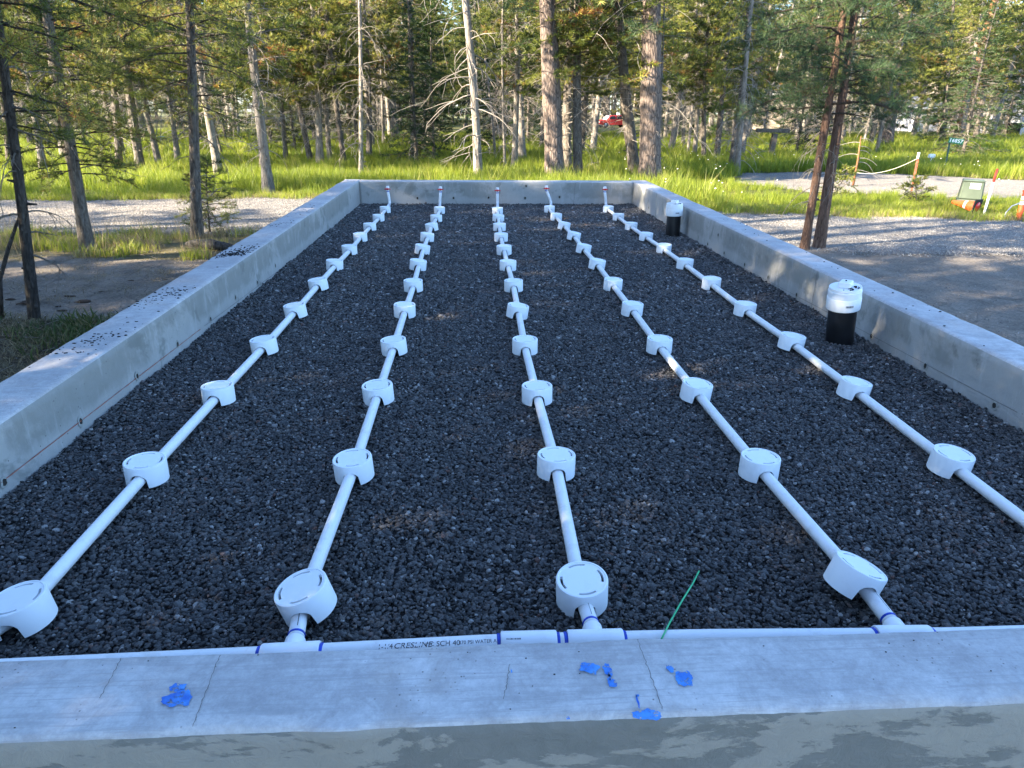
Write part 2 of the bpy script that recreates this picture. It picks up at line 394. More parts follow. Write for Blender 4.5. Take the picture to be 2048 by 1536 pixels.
def axis(a, b_, fine, lo, hi, grow=1.35):
    out = list(np.arange(a, b_+1e-6, fine)); s = fine; x = b_
    while x < hi: s *= grow; x += s; out.append(x)
    s = fine; x = a; pre = []
    while x > lo: s *= grow; x -= s; pre.append(x)
    return pre[::-1]+out
gx = axis(-11, 14, 0.11, -400, 400); gy = axis(1.0, 22, 0.11, -60, 700)
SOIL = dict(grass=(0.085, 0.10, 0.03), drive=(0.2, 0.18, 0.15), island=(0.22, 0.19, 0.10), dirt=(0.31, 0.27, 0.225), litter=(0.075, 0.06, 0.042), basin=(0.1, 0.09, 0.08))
V, cols = [], []
for y in gy:
    for x in gx:
        V.append((x, y, hgt(x, y) if abs(x) < 60 and y < 100 else 0.0))
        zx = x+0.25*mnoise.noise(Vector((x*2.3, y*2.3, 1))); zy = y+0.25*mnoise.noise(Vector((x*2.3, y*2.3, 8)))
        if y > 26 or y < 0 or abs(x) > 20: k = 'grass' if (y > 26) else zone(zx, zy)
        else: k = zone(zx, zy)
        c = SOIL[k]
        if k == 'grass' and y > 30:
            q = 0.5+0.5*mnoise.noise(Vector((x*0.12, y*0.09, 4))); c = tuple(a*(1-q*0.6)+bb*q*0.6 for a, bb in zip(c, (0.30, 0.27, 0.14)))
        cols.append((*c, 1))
nx = len(gx); F = [(j*nx+i, j*nx+i+1, (j+1)*nx+i+1, (j+1)*nx+i) for j in range(len(gy)-1) for i in range(nx-1)]
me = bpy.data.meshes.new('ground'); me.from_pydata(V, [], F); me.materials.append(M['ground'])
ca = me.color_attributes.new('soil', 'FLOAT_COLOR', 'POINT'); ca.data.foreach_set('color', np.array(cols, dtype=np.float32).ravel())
me.polygons.foreach_set('use_smooth', [True]*len(F))
tag(put('ground', me), kind='structure')
def sheet(name, sdf, xs, ys, m):
    idx = {}; V = []; F = []
    S = {}
    for j, y in enumerate(ys):
        for i, x in enumerate(xs): S[(i, j)] = sdf(x, y)
    for j in range(len(ys)-1):
        for i in range(len(xs)-1):
            q = [(i, j), (i+1, j), (i+1, j+1), (i, j+1)]
            if min(S[k] for k in q) > 0.0 or all(inbasin(xs[k[0]], ys[k[1]], -0.1) for k in q): continue
            f = []
            for k in q:
                if k not in idx:
                    idx[k] = len(V); x, y = xs[k[0]], ys[k[1]]
                    d = min(1, max(0, -S[k]/0.15))
                    V.append((x, y, hgt(x, y)-0.02+0.034*d))
                f.append(idx[k])
            F.append(f)
    me = bpy.data.meshes.new(name); me.from_pydata(V, [], F); me.materials.append(m)
    me.polygons.foreach_set('use_smooth', [True]*len(F)); return tag(put(name, me), kind='structure')
sheet('gravel_driveway', sd1, axis(-11, 12, 0.13, -36, 36), list(np.arange(6.0, 16.0, 0.11)), M['drive'])
sheet('side_track', sd2, axis(6.5, 17, 0.16, 6.0, 30), list(np.arange(11.0, 22.6, 0.14)), M['drive'])

# ------------------------------------------------------------------ concrete basin
def ztop(y): return 0.835 + 0.075*(y-1.0)/8.0
GZ = 0.622
def wall(name, axis_, a0, a1, ci, co, zf, parent, face_in, face_out, seed, step=0.03, zb_in=0.45, edge=1.0, slag=False):
    """axis_ 'x' or 'y': the wall runs along that axis from a0 to a1; ci inner face, co outer face"""
    na = int(abs(a1-a0)/step)+1; sgn = 1 if co > ci else -1
    W_ = abs(co-ci)
    rows = [(0, None, -0.30), (0, None, -0.16), (0, None, -0.09), (0, None, -0.035), (0.002, None, -0.008), (0.010, None, 0), (0.035, None, 0),
            (0.08, None, 0.001), (W_-0.08, None, 0.001), (W_-0.035, None, 0), (W_-0.010, None, 0), (W_-0.002, None, -0.008), (W_, None, -0.03), (W_, None, -0.10), (W_, None, -0.25), (W_, None, -0.95)]
    mb = MB(); nr = len(rows)
    for i in range(na):
        a = a0+(a1-a0)*i/(na-1)
        e1 = mnoise.noise(Vector((a*9, seed, 0)))*0.0025*edge + mnoise.noise(Vector((a*2.1, seed, 4)))*0.003*edge + mnoise.noise(Vector((a*30, seed, 1)))*0.0014*edge
        e2 = mnoise.noise(Vector((a*9, seed+7, 0)))*0.0025*edge + mnoise.noise(Vector((a*2.1, seed+7, 4)))*0.003*edge + mnoise.noise(Vector((a*30, seed+7, 1)))*0.0014*edge
        if slag:
            e2 += max(0, mnoise.noise(Vector((a*7, seed+2, 1)))-0.15)*0.018+mnoise.noise(Vector((a*45, seed, 2)))*0.003
        for r_, (o, _, dz) in enumerate(rows):
            inner = r_ < 8; e = e1 if inner else e2
            off = o
            near = 1.0 if abs(dz) < 0.01 and (o < 0.012 or o > W_-0.012) else (0.6 if abs(dz) < 0.05 else 0.15)
            off += (-1 if inner else 1)*e*near
            zz = zf(a)+dz
            if 0.006 < o < W_-0.006: zz += 0.0035*mnoise.noise(Vector((a*3, o*12, seed)))*min(1, o/0.05)
            elif abs(dz) <= 0.04: zz += e*0.7
            c = ci+sgn*off
            if dz < -0.05: c += 0.002*mnoise.noise(Vector((a*4, dz*20, seed+3)))
            mb.v.append((a, c, zz) if axis_ == 'x' else (c, a, zz))
    flip = (axis_ == 'x') == (sgn > 0)
    for i in range(na-1):
        for r_ in range(nr-1):
            q = [i*nr+r_, (i+1)*nr+r_, (i+1)*nr+r_+1, i*nr+r_+1]
            if not flip: q = q[::-1]
            mb.cur = 0 if 4 <= r_ <= 10 else (1 if r_ < 4 else 2)
            mb.face(q)
    mb.cur = 1; mb.face([r_ for r_ in range(nr)]); mb.face([(na-1)*nr+r_ for r_ in range(nr-1, -1, -1)])
    o = mb.obj(name, [M['top'], face_in, face_out], parent)
    return o
basin = empty('concrete_basin', (0, 0, 0), label='long rectangular concrete basin of low poured walls filled with dark gravel', cat='basin')
IXL, IXR, IYF, IYB = -1.395, 1.995, 0.95, 8.735
wn = wall('wall', 'x', BX0, BX1, IYF, BY0, lambda a: ztop(1.0), basin, M['face'], M['slurry'], 1, 0.012, slag=True)
wn['label'] = 'near end wall with blue primer smears on its top'
wl = wall('wall', 'y', IYF+0.001, BY1, IXL, BX0, ztop, basin, M['face'], M['face'], 2, edge=2.2)
wl['label'] = 'long left wall with a red chalk line and black crumbs'
wr = wall('wall', 'y', IYF+0.001, BY1, IXR, BX1, ztop, basin, M['face'], M['face'], 3, edge=2.2)
wr['label'] = 'long right wall beside the two capped ports'
wb = wall('wall', 'x', IXL+0.0012, IXR-0.0012, IYB, BY1-0.002, lambda a: ztop(8.8)-0.002, basin, M['face'], M['face'], 4)
wb['label'] = 'far end wall behind the five valve risers'
# tie holes
def tie_hole(p, nrm, wallob, r=0.0065):
    mb = MB(); nrm = Vector(nrm); a = Vector((0, 0, 1)); b_ = nrm.cross(a)
    n = 14; b0 = 0; rings = [(r*2.6, 0.0006, 1), (r*1.5, 0.0022, 1), (r*1.0, 0.0018, 0), (r*0.5, 0.0012, 0)]
    for rr, o, _ in rings:
        for k in range(n):
            th = 2*math.pi*k/n; q = rr*(1+random.uniform(-.18, .18))
            mb.v.append(tuple(Vector(p)+nrm*(o+0.0015)+a*q*1.2*math.sin(th)+b_*q*math.cos(th)))
    for i in range(3):
        mb.cur = 1 if i == 0 else 0
        for k in range(n): mb.face((i*n+k, i*n+(k+1) % n, (i+1)*n+(k+1) % n, (i+1)*n+k))
    mb.cur = 0; mb.face([3*n+k for k in range(n)])
    return mb.obj('tie_hole', [M['tie'], M['halo']], wallob)
for px, py in ((7, 965), (160, 843), (273, 752), (354, 689), (420, 638), (470, 595), (514, 565), (550, 531)): tie_hole(at(px, py, x=IXL), (1, 0, 0), wl)
for px, py in ((1298, 415), (1416, 488), (1437, 470), (1449, 506), (1490, 529), (1537, 554), (1594, 590), (1744, 672), (1852, 732), (1990, 811)): tie_hole(at(px, py, x=IXR), (-1, 0, 0), wr)
for px, py in ((835, 396), (907, 396), (977, 395), (1050, 396), (1119, 394), (1052, 372)): tie_hole(at(px, py, y=IYB), (0, -1, 0), wb, 0.008)
def strip(name, pts, w_, m, parent, nrm):
    """thin line lying on a surface"""
    mb = MB(); nrm = Vector(nrm); pts = [Vector(p) for p in pts]
    for i, p in enumerate(pts):
        t = (pts[min(i+1, len(pts)-1)]-pts[max(0, i-1)]).normalized(); s_ = nrm.cross(t)*w_*random.uniform(.5, 1.2)
        mb.v += [tuple(p+nrm*0.002-s_), tuple(p+nrm*0.002+s_)]
    for i in range(len(pts)-1): mb.face((2*i, 2*i+1, 2*i+3, 2*i+2))
    return mb.obj(name, m, parent)
def jag(a, b_, n, j, nrm):
    a, b_ = Vector(a), Vector(b_); nrm = Vector(nrm); s_ = (b_-a).normalized().cross(nrm)
    return [a.lerp(b_, i/n)+s_*random.uniform(-j, j) for i in range(n+1)]
pa, pb = at(0, 965, x=IXL), at(400, 658, x=IXL)
strip('chalk_line', jag((IXL+0.001, pa.y, pa.z), (IXL+0.001, pb.y, pb.z), 60, 0.0004, (1, 0, 0)), 0.0016, M['chalk'], wl, (1, 0, 0))
pc = at(660, 470, x=IXL)
strip('board_joint', jag((IXL+0.001, pb.y+.05, pb.z), (IXL+0.001, 8.3, pc.z), 70, 0.0006, (1, 0, 0)), 0.0012, M['dark_crack'], wl, (1, 0, 0))
pa, pb = at(2040, 830, x=IXR), at(1420, 500, x=IXR)
strip('board_joint', jag((IXR-0.001, 2.2, pa.z+.005), (IXR-0.001, 6.0, pb.z-.005), 70, 0.0006, (1, 0, 0)), 0.0012, M['dark_crack'], wr, (-1, 0, 0))
pa = at(1626, 600, x=IXR)
strip('crack', jag((IXR-0.001, pa.y, GZ), (IXR-0.001, pa.y, ztop(pa.y)-.012), 14, 0.0012, (1, 0, 0)), 0.0024, M['dark_crack'], wr, (-1, 0, 0))
pa = at(1148, 385, y=IYB)
strip('crack', jag((pa.x, IYB-0.001, GZ), (pa.x+0.01, IYB-0.001, ztop(8.8)-.012), 14, 0.003, (0, 1, 0)), 0.003, M['dark_crack'], wb, (0, -1, 0))
ZN = ztop(1.0)
for a, b_ in (((440, 1312), (385, 1455)), ((243, 1318), (200, 1398)), ((1275, 1280), (1325, 1420)), ((1020, 1330), (1008, 1400))):
    p, q = at(*a, z=ZN+0.002), at(*b_, z=ZN+0.002); strip('crack', jag(p, q, 26, 0.0013, (0, 0, 1)), 0.0007, M['dark_crack'], wn, (0, 0, 1))
# blue smears, stains
def smear(px, py, w_, h_, seed, rot=0.0):
    c = at(px, py, z=ZN+0.0035); c.z = ZN+0.0035; s_ = 1.0/(FPX/((c-Vector((0, 0, CAMZ))).dot(CF)))
    hx, hy = w_*s_/2, h_*s_/2*1.45; mb = MB(); n = 34; mb.v.append(tuple(c))
    for k in range(n):
        th = 2*math.pi*k/n; d = Vector((math.cos(th), math.sin(th), 0)); q = 1+0.55*mnoise.noise(d*1.7+Vector((seed*5.3, seed, 0)))+0.2*mnoise.noise(d*6+Vector((seed, 0, 0)))
        x, y = hx*q*math.cos(th), hy*q*math.sin(th)
        mb.v.append((c.x+x*math.cos(rot)-y*math.sin(rot), c.y+x*math.sin(rot)+y*math.cos(rot), c.z))
    for k in range(n): mb.face((0, 1+k, 1+(k+1) % n))
    return mb.obj('primer_smear', M['smear'], wn)
for i, a in enumerate(((359, 1396, 64, 26), (356, 1375, 34, 14), (1178, 1336, 37, 20), (1215, 1338, 17, 22), (1224, 1365, 19, 15), (1219, 1352, 5, 14), (1340, 1337, 15, 12), (1369, 1356, 38, 24), (1275, 1401, 4, 24), (1275, 1391, 8, 4), (1295, 1429, 54, 20), (1136, 1436, 8, 5), (1023, 1342, 3, 6))):
    smear(*a, i)

# ------------------------------------------------------------------ scatter helper (countless small things only)
def scatter(name, pts, rots, scales, idx, meshes, smooth=None, kind='stuff', label=None):
    src = bpy.data.collections.new(name+'_source')
    for i, me in enumerate(meshes):
        src.objects.link(bpy.data.objects.new('%s_piece_%02d' % (name, i), me))
    me = bpy.data.meshes.new(name); n = len(pts)
    me.vertices.add(n); me.vertices.foreach_set('co', np.asarray(pts, dtype=np.float32).ravel())
    a = me.attributes.new('rot', 'FLOAT_VECTOR', 'POINT'); a.data.foreach_set('vector', np.asarray(rots, dtype=np.float32).ravel())
    a = me.attributes.new('scl', 'FLOAT_VECTOR', 'POINT'); a.data.foreach_set('vector', np.asarray(scales, dtype=np.float32).ravel())
    a = me.attributes.new('pick', 'INT', 'POINT'); a.data.foreach_set('value', np.asarray(idx, dtype=np.int32))
    o = put(name, me); ng = bpy.data.node_groups.new(name+'_scatter', 'GeometryNodeTree')
    ng.interface.new_socket('Geometry', in_out='INPUT', socket_type='NodeSocketGeometry'); ng.interface.new_socket('Geometry', in_out='OUTPUT', socket_type='NodeSocketGeometry')
    gi = ng.nodes.new('NodeGroupInput'); go = ng.nodes.new('NodeGroupOutput'); ip = ng.nodes.new('GeometryNodeInstanceOnPoints')
    ci = ng.nodes.new('GeometryNodeCollectionInfo'); ci.inputs['Collection'].default_value = src; ci.inputs['Separate Children'].default_value = True; ci.inputs['Reset Children'].default_value = True
    def na(nm, t):
        q = ng.nodes.new('GeometryNodeInputNamedAttribute'); q.data_type = t; q.inputs['Name'].default_value = nm; return q.outputs[0]
    ip.inputs['Pick Instance'].default_value = True
    ng.links.new(gi.outputs[0], ip.inputs['Points']); ng.links.new(ci.outputs[0], ip.inputs['Instance'])
    ng.links.new(na('pick', 'INT'), ip.inputs['Instance Index']); ng.links.new(na('rot', 'FLOAT_VECTOR'), ip.inputs['Rotation']); ng.links.new(na('scl', 'FLOAT_VECTOR'), ip.inputs['Scale'])
    ng.links.new(ip.outputs[0], go.inputs[0])
    md = o.modifiers.new('scatter', 'NODES'); md.node_group = ng
    tag(o, kind=kind, label=label)
    return o
def stone_meshes(n, m, sub, name):
    out = []
    for i in range(n):
        mb = MB(); mb.blob((0, 0, 0), 1.0, sub, (1, random.uniform(.62, .95), random.uniform(.38, .65)), 0.5, i+1); out.append(mb.mesh('%s_%d' % (name, i), m))
    return out

# ------------------------------------------------------------------ lava gravel bed
me = bpy.data.meshes.new('gravel_bed')
bx = np.linspace(IXL-0.05, IXR+0.05, 60); by = np.linspace(IYF-0.05, IYB+0.05, 130)
def gh(x, y): return GZ + 0.007*mnoise.noise(Vector((x*2.5, y*2.5, 0))) + 0.006*mnoise.noise(Vector((x*7, y*7, 3))) + (0.012*max(0, 1-(IYB-y)/0.25)) + 0.010*max(0, 1-min(x-IXL, IXR-x)/0.12)
V = [(x, y, gh(x, y)-0.004) for y in by for x in bx]
me.from_pydata(V, [], [(j*60+i, j*60+i+1, (j+1)*60+i+1, (j+1)*60+i) for j in range(129) for i in range(59)]); me.materials.append(M['bed'])
tag(put('gravel_bed', me), kind='structure')
pts, scl = [], []
for y0, y1, dens, s0 in ((IYF, 2.3, 25000, 0.0046), (2.3, 3.6, 19000, 0.0050), (3.6, 5.6, 9500, 0.0068), (5.6, IYB, 5600, 0.0088)):
    n = int(dens*(IXR-IXL)*(y1-y0)); xs = rng.uniform(IXL+.004, IXR-.004, n); ys = rng.uniform(y0, y1, n)
    z = np.array([gh(x, y) for x, y in zip(xs, ys)])+rng.uniform(-0.003, 0.007, n)
    pts.append(np.stack([xs, ys, z], 1)); s_ = s0*np.exp(rng.normal(0, 0.33, n)); s_ = np.clip(s_, s0*.5, s0*2.3); scl.append(np.stack([s_, s_, s_], 1))
pts = np.concatenate(pts); scl = np.concatenate(scl); n = len(pts)
rot = np.stack([rng.normal(0, .38, n), rng.normal(0, .38, n), rng.uniform(0, 6.28, n)], 1)
scatter('lava_gravel', pts, rot, scl, rng.integers(0, 8, n), stone_meshes(8, M['lava'], 2, 'lava_stone'), label='dark rounded lava gravel filling the basin')

# ------------------------------------------------------------------ plumbing
SH = [[(770,413),(756,430),(739,446),(720,466),(698,491),(669,520),(634,558),(588,609),(525,677),(434,770),(289,920),(30,1196)],
[(879,414),(872,430),(862,447),(855,466),(846,490),(837,520),(826,560),(809,608),(786,678),(754,769),(704,915),(601,1183)],
[(995,415),(997,429),(999,447),(1002,466),(1008,491),(1016,521),(1027,560),(1037,610),(1050,677),(1074,770),(1113,908),(1164,1157)],
[(1099,412),(1113,427),(1130,445),(1149,464),(1169,489),(1196,519),(1227,558),(1266,606),(1320,676),(1396,766),(1522,912),(1722,1140)],
[(1217,412),(1237,427),(1263,445),(1294,466),(1328,488),(1371,518),(1424,556),(1492,606),(1587,670),(1714,762),(1909,905)]]
PZ = 0.657; ST = 0.700
pos = [[at(px, py, z=ST) for px, py in row] for row in SH]
pos[4].append(pos[4][-1]+(pos[4][-1]-pos[4][-2])*1.02)     # the next one stands just outside the frame
for row in pos:                                            # even out the far spacing a little
    for j in range(1, 5): row[j].y = 0.5*row[j].y+0.25*(row[j-1].y+row[j+1].y)
def shield_mesh():
    mb = MB(); n = 96; Ro, Ri, H = 0.0605, 0.0565, 0.068
    def arch(th):
        d = min(abs(math.sin((th-math.pi/2)/2)), abs(math.sin((th+math.pi/2)/2)))*2*Ro
        return -H if d > 0.026 else -H+math.sqrt(max(0, 0.026**2-d*d))*1.05+0.018
    rings = [(Ri, 'b'), (Ro, 'b'), (Ro, -0.004), (Ro-0.0015, -0.0005), (Ro-0.003, 0.0)]
    def vert(r_, z, th): mb.v.append((r_*math.cos(th), r_*math.sin(th), z))
    top = [(Ro-0.003, 0.0), (0.0555, 0.0), (0.0545, -0.0016), (0.0505, -0.0016), (0.0445, -0.0016), (0.02, -0.0016)]
    prof = [(Ri, -0.004), (Ri, 'b'), (Ro, 'b'), (Ro, -0.004), (Ro-0.0012, -0.0008)]+top
    for r_, z in prof:
        for k in range(n):
            th = 2*math.pi*k/n; vert(r_, arch(th) if z == 'b' else z, th)
    for i in range(len(prof)-1):
        for k in range(n):
            slot = prof[i][0] == 0.0505 and any(abs(((k-c0+n//2) % n)-n//2) < 7 for c0 in (2, 26, 50, 74))
            if slot: continue
            mb.smooth = i not in (1, 2); k2 = (k+1) % n
            mb.face((i*n+k, i*n+k2, (i+1)*n+k2, (i+1)*n+k))
    mb.face([(len(prof)-1)*n+k for k in range(n)])
    # slot cheeks going down
    ia = [q[0] for q in prof].index(0.0505)
    for c0 in (2, 26, 50, 74):
        ks = [(c0+d) % n for d in range(-6, 8)]
        loop = [(0.0505, k) for k in ks]+[(0.0445, k) for k in ks[::-1]]; b0 = len(mb.v)
        for r_, k in loop:
            th = 2*math.pi*k/n
            for z in (-0.0016, -0.011): mb.v.append((r_*math.cos(th), r_*math.sin(th), z))
        m_ = len(loop)
        for q in range(m_):
            q2 = (q+1) % m_; mb.face((b0+2*q, b0+2*q+1, b0+2*q2+1, b0+2*q2))
    # inner underside so that the slots look into a hollow cap
    return mb.mesh('orifice_shield', M['shield'], 35)
SHM = shield_mesh()
ordn = ['first', 'second', 'third', 'fourth', 'fifth', 'sixth', 'seventh', 'eighth', 'ninth', 'tenth', 'eleventh', 'twelfth']
latn = ['leftmost', 'second-from-left', 'middle', 'second-from-right', 'rightmost']
tilts = {(0, 11): (2, -7), (1, 11): (4, -15), (2, 11): (6, -3), (3, 11): (-4, 21), (1, 4): (0, 9), (1, 5): (0, 7), (1, 2): (2, -8), (1, 3): (0, 6), (2, 7): (0, 8), (3, 2): (0, 9), (3, 3): (0, 9), (3, 4): (0, 8), (3, 5): (0, 8), (2, 1): (3, 3), (4, 10): (3, 4), (1, 8): (0, -4), (4, 9): (0, 8), (4, 8): (0, 6), (3, 9): (2, 5), (1, 10): (3, -3), (0, 7): (0, -6), (0, 6): (0, -7), (0, 8): (0, -5)}
for i, row in enumerate(pos):
    for j, p in enumerate(row):
        o = put('orifice_shield', SHM); d = (row[max(0, j-1)]-row[min(11, j+1)])
        tx, ty = tilts.get((i, j), (random.uniform(-2.5, 2.5), random.uniform(-3, 3)))
        z = ST+(0.014 if (i, j) in ((1, 11), (3, 11)) else 0)
        o.location = (p.x, p.y, z); o.rotation_euler = (R(tx), R(ty), math.atan2(d.y, d.x)-math.pi/2)
        k = 12-j
        lab = 'round white slotted cap on the %s pipe line, %s from the near wall' % (latn[i], ordn[k-1])
        tag(o, lab, 'drain cap', 'slotted caps along the pipe lines')
# lateral pipes
RP = 0.0172; RM = 0.0205; PZM = 0.658
def valve_riser(t, base, top):
    m_ = MB(); m_.tube([(base.x, base.y-0.02, PZ), (base.x, base.y+0.006, PZ+0.010), (base.x, base.y+0.018, PZ+0.03), (base.lerp(top, .25).x, base.y+0.02, PZ+.07), (top.x, base.y+0.02, top.z-0.055)], 0.0165, 14)
    m_.obj('riser', M['pvc'], t)
    m_ = MB(); m_.lathe([(0.0185, -0.052), (0.0205, -0.050), (0.0205, -0.012), (0.0185, -0.010), (0.0185, -0.002), (0.016, 0)], 20, (top.x, base.y+0.02, top.z)); m_.obj('valve_body', M['fitting'], t, 40)
    m_ = MB(); m_.tube([(top.x-0.036, base.y, top.z-0.036), (top.x-0.018, base.y-0.004, top.z-0.032), (top.x+0.018, base.y-0.004, top.z-0.032), (top.x+0.036, base.y, top.z-0.036)], [0.005, 0.008, 0.008, 0.005], 8)
    m_.tube([(top.x, base.y+0.018, top.z-0.033), (top.x, base.y-0.012, top.z-0.033)], 0.012, 12); m_.obj('valve_handle', M['redplastic'], t)
    m_ = MB(); m_.lathe([(0.0172, -0.004), (0.0176, -0.003), (0.0176, 0.003), (0.0172, 0.004)], 16, (top.x, base.y+0.02, top.z-0.062)); m_.obj('primer_ring', M['primer'], t)
rb = [(779, 409), (880, 411), (995, 411), (1102, 408), (1212, 407)]; rt = [(775, 372), (881, 373), (995, 375), (1093, 371), (1210, 373)]
MY = lambda x: itp(x, [-1.4, -.97, -.37, .04, .47, 1.02, 2.0], [1.100, 1.110, 1.124, 1.136, 1.131, 1.112, 1.108])
tee_x = [pos[0][11].x-0.06]+[at(px, 1268, y=1.13).x for px in (578, 1192, 1797)]+[pos[4][11].x+0.02]
for i, row in enumerate(pos):
    t = empty('lateral_pipe', (row[0].x, row[0].y, PZ)); t.location = (0, 0, 0)
    tag(t, ['leftmost white pipe line, running close to the left wall', 'second white pipe line from the left wall', 'middle white pipe line of the five', 'white pipe line right of the green wire', 'white pipe line running past the two capped ports'][i], 'pipe', 'white pipe lines on the gravel')
    base = at(*rb[i], y=8.52); top = at(*rt[i], y=8.54); base.y = 8.52
    pts = [Vector((base.x, 8.51, PZ))]+[Vector((p.x, p.y, PZ+(0.012 if (i, j) in ((1, 11), (3, 11)) else 0))) for j, p in enumerate(row)]
    end = Vector((tee_x[i], MY(tee_x[i])+0.042, PZM+.002)); pts.append(end)
    fine = []
    for a, b_ in zip(pts[:-1], pts[1:]):
        for s_ in range(4): fine.append(a.lerp(b_, s_/4))
    fine.append(end)
    MB().tube(fine, RP, 20).obj('pipe', M['pvc'], t)
    d = (pts[-2]-end).normalized(); e2 = end+d*0.012
    MB().tube([e2-d*0.0025, e2+d*0.0025], RP+0.0012, 20).obj('primer_ring', M['primer'], t)
    if i in (1, 2, 3):
        strip('seam_line', [Vector((tee_x[i], 0, 0)).lerp(Vector((tee_x[i], 0, 0)), 0)+Vector((p_.x-tee_x[i]+0.003, p_.y, p_.z+RP+0.0004)) for p_ in (end+d*0.02, end+d*0.05, end+d*0.08)], 0.0007, M['ink'], t, (0, 0, 1))
    valve_riser(t, base, top)
# manifold
mt = empty('manifold_pipe', label='white header pipe lying along the near wall with printed lettering and tees', cat='pipe')
def arc(x): return Vector((x, MY(x), PZM))
xs = np.linspace(-1.33, 1.95, 60); MB().tube([arc(x) for x in xs], RM, 24).obj('pipe', M['pvc'], mt)
def tee(x, branch, L_=0.118):
    mb = MB(); mb.tube([arc(x-L_/2), arc(x-L_/2+.002), arc(x-.03), arc(x+.03), arc(x+L_/2-.002), arc(x+L_/2)], [0.0245, 0.0258, 0.0258, 0.0258, 0.0258, 0.0245], 28)
    if branch > 0: mb.tube([arc(x), arc(x)+Vector((0, .040, .0)), arc(x)+Vector((0, .042, .0))], [0.0215, 0.0215, 0.0205], 28)
    else: mb.tube([arc(x), arc(x)+Vector((0, -0.040, -.03))], [0.0252, 0.0262], 28)
    o = mb.obj('tee', M['fitting'], mt, 50)
    for s_ in (-1, 1):
        c = arc(x+s_*(L_/2+0.0035)); MB().tube([c-Vector((.0045, 0, 0)), c-Vector((.003, 0, 0)), c+Vector((.002, 0, 0)), c+Vector((.0035, 0, 0))], [RM+.0002, RM+.0011, RM+.0011, RM+.0002], 24, jit=0.012).obj('primer_ring', M['primer'], mt)
for x in tee_x: tee(x, 1)
inlet_x = at(1058, 1272, y=1.13).x; tee(inlet_x, -1)
def wrap_text(body, x0, size, ang0, parent, shear=0.0, stretch=1.0, rad=None):
    Vt, Ft = text_verts(body, size, shear); rr = (rad or RM)+0.0004; mb = MB(); mb.smooth = False
    for q in Vt:
        x = x0+q.x*stretch; a = ang0+q.y/rr; c = arc(x)
        mb.v.append((x, c.y-rr*math.cos(a), c.z+rr*math.sin(a)))
    for f in Ft: mb.face(f)
    return mb.obj('lettering', M['ink'], parent)
X = lambda px, py=1270: at(px, py, y=1.125).x
wrap_text('1-1/4', X(754), 0.0150, R(61), mt)
wrap_text('CRESLINE', X(786), 0.0160, R(61), mt, 0.2, 1.15); wrap_text('PVC', X(850), 0.0100, R(61), mt)
wrap_text('SCH 40', X(872), 0.0155, R(61), mt, 0, 1.0); wrap_text('370 PSI WATER AT 73', X(917), 0.0110, R(61), mt, 0, 0.94)
wrap_text('0622030SAX  1651', X(2, 1310), 0.0125, R(58), mt, 0, 0.84)
def barcode(x0, x1, ang, parent, rad=RM, h=0.008):
    mb = MB(); x = x0; mb.smooth = False
    while x < x1:
        wd = random.choice((.0006, .0006, .0012, .0018)); b0 = len(mb.v)
        for xx in (x, x+wd):
            for k in range(4):
                a = ang+(k/3-.5)*h/rad; c = arc(xx); mb.v.append((xx, c.y-(rad+.0004)*math.cos(a), c.z+(rad+.0004)*math.sin(a)))
        for k in range(3): mb.face((b0+k, b0+4+k, b0+5+k, b0+1+k))
        x += wd+random.choice((.0008, .0012))
    return mb.obj('barcode', M['ink'], parent)
barcode(X(108, 1304), X(146, 1304), R(61), mt); barcode(X(194, 1304), X(238, 1304), R(61), mt)
barcode(X(1013), X(1042), R(64), mt, 0.0258, 0.003)
# lettering along the leftmost lateral
def wrap_along(body, a, b_, size, ang, parent):
    Vt, Ft = text_verts(body, size); d = (b_-a); ln = d.length; d.normalize(); side = Vector((-d.y, d.x, 0)); w_ = max(q.x for q in Vt); k = ln/w_; rr = RP+.0004; mb = MB(); mb.smooth = False
    for q in Vt:
        aa = ang+q.y/rr; p = a+d*q.x*k+side*rr*math.cos(aa)+Vector((0, 0, rr*math.sin(aa))); mb.v.append(tuple(p))
    for f in Ft: mb.face(f)
    return mb.obj('lettering', M['ink'], parent)
a_, b_ = pos[0][11].copy(), pos[0][10].copy(); a_.z = b_.z = PZ
lat0 = [o for o in C.objects if o.name.startswith('lateral_pipe')][0]
wrap_along('1-1/4 CRESLINE PVC SCH 40 370 PSI WATER', a_.lerp(b_, .22), a_.lerp(b_, .86), 0.014, R(38), lat0)
# green wire, twine
g = [at(1323, 1278, y=1.10), at(1338, 1248, y=1.16), at(1362, 1205, y=1.22), at(1385, 1168, y=1.29), at(1398, 1142, y=1.33)]
mb = MB(); q = []
for i in range(len(g)-1):
    for s_ in range(3): q.append(g[i].lerp(g[i+1], s_/3))
q.append(g[-1]); mb.tube(q, 0.0021, 8)
tag(mb.obj('green_wire', M['wire']), 'green insulated tracer wire sticking up from the header pipe', 'wire')
q = [at(1222, 1247, z=GZ+.02), at(1240, 1240, z=GZ+.03), at(1256, 1243, z=GZ+.028), at(1268, 1252, z=GZ+.02)]
tag(MB().tube(q, 0.0011, 5).obj('grass_stem', M['drygrass']), 'thin dry curled stem lying on the gravel beside the middle tee', 'twig')
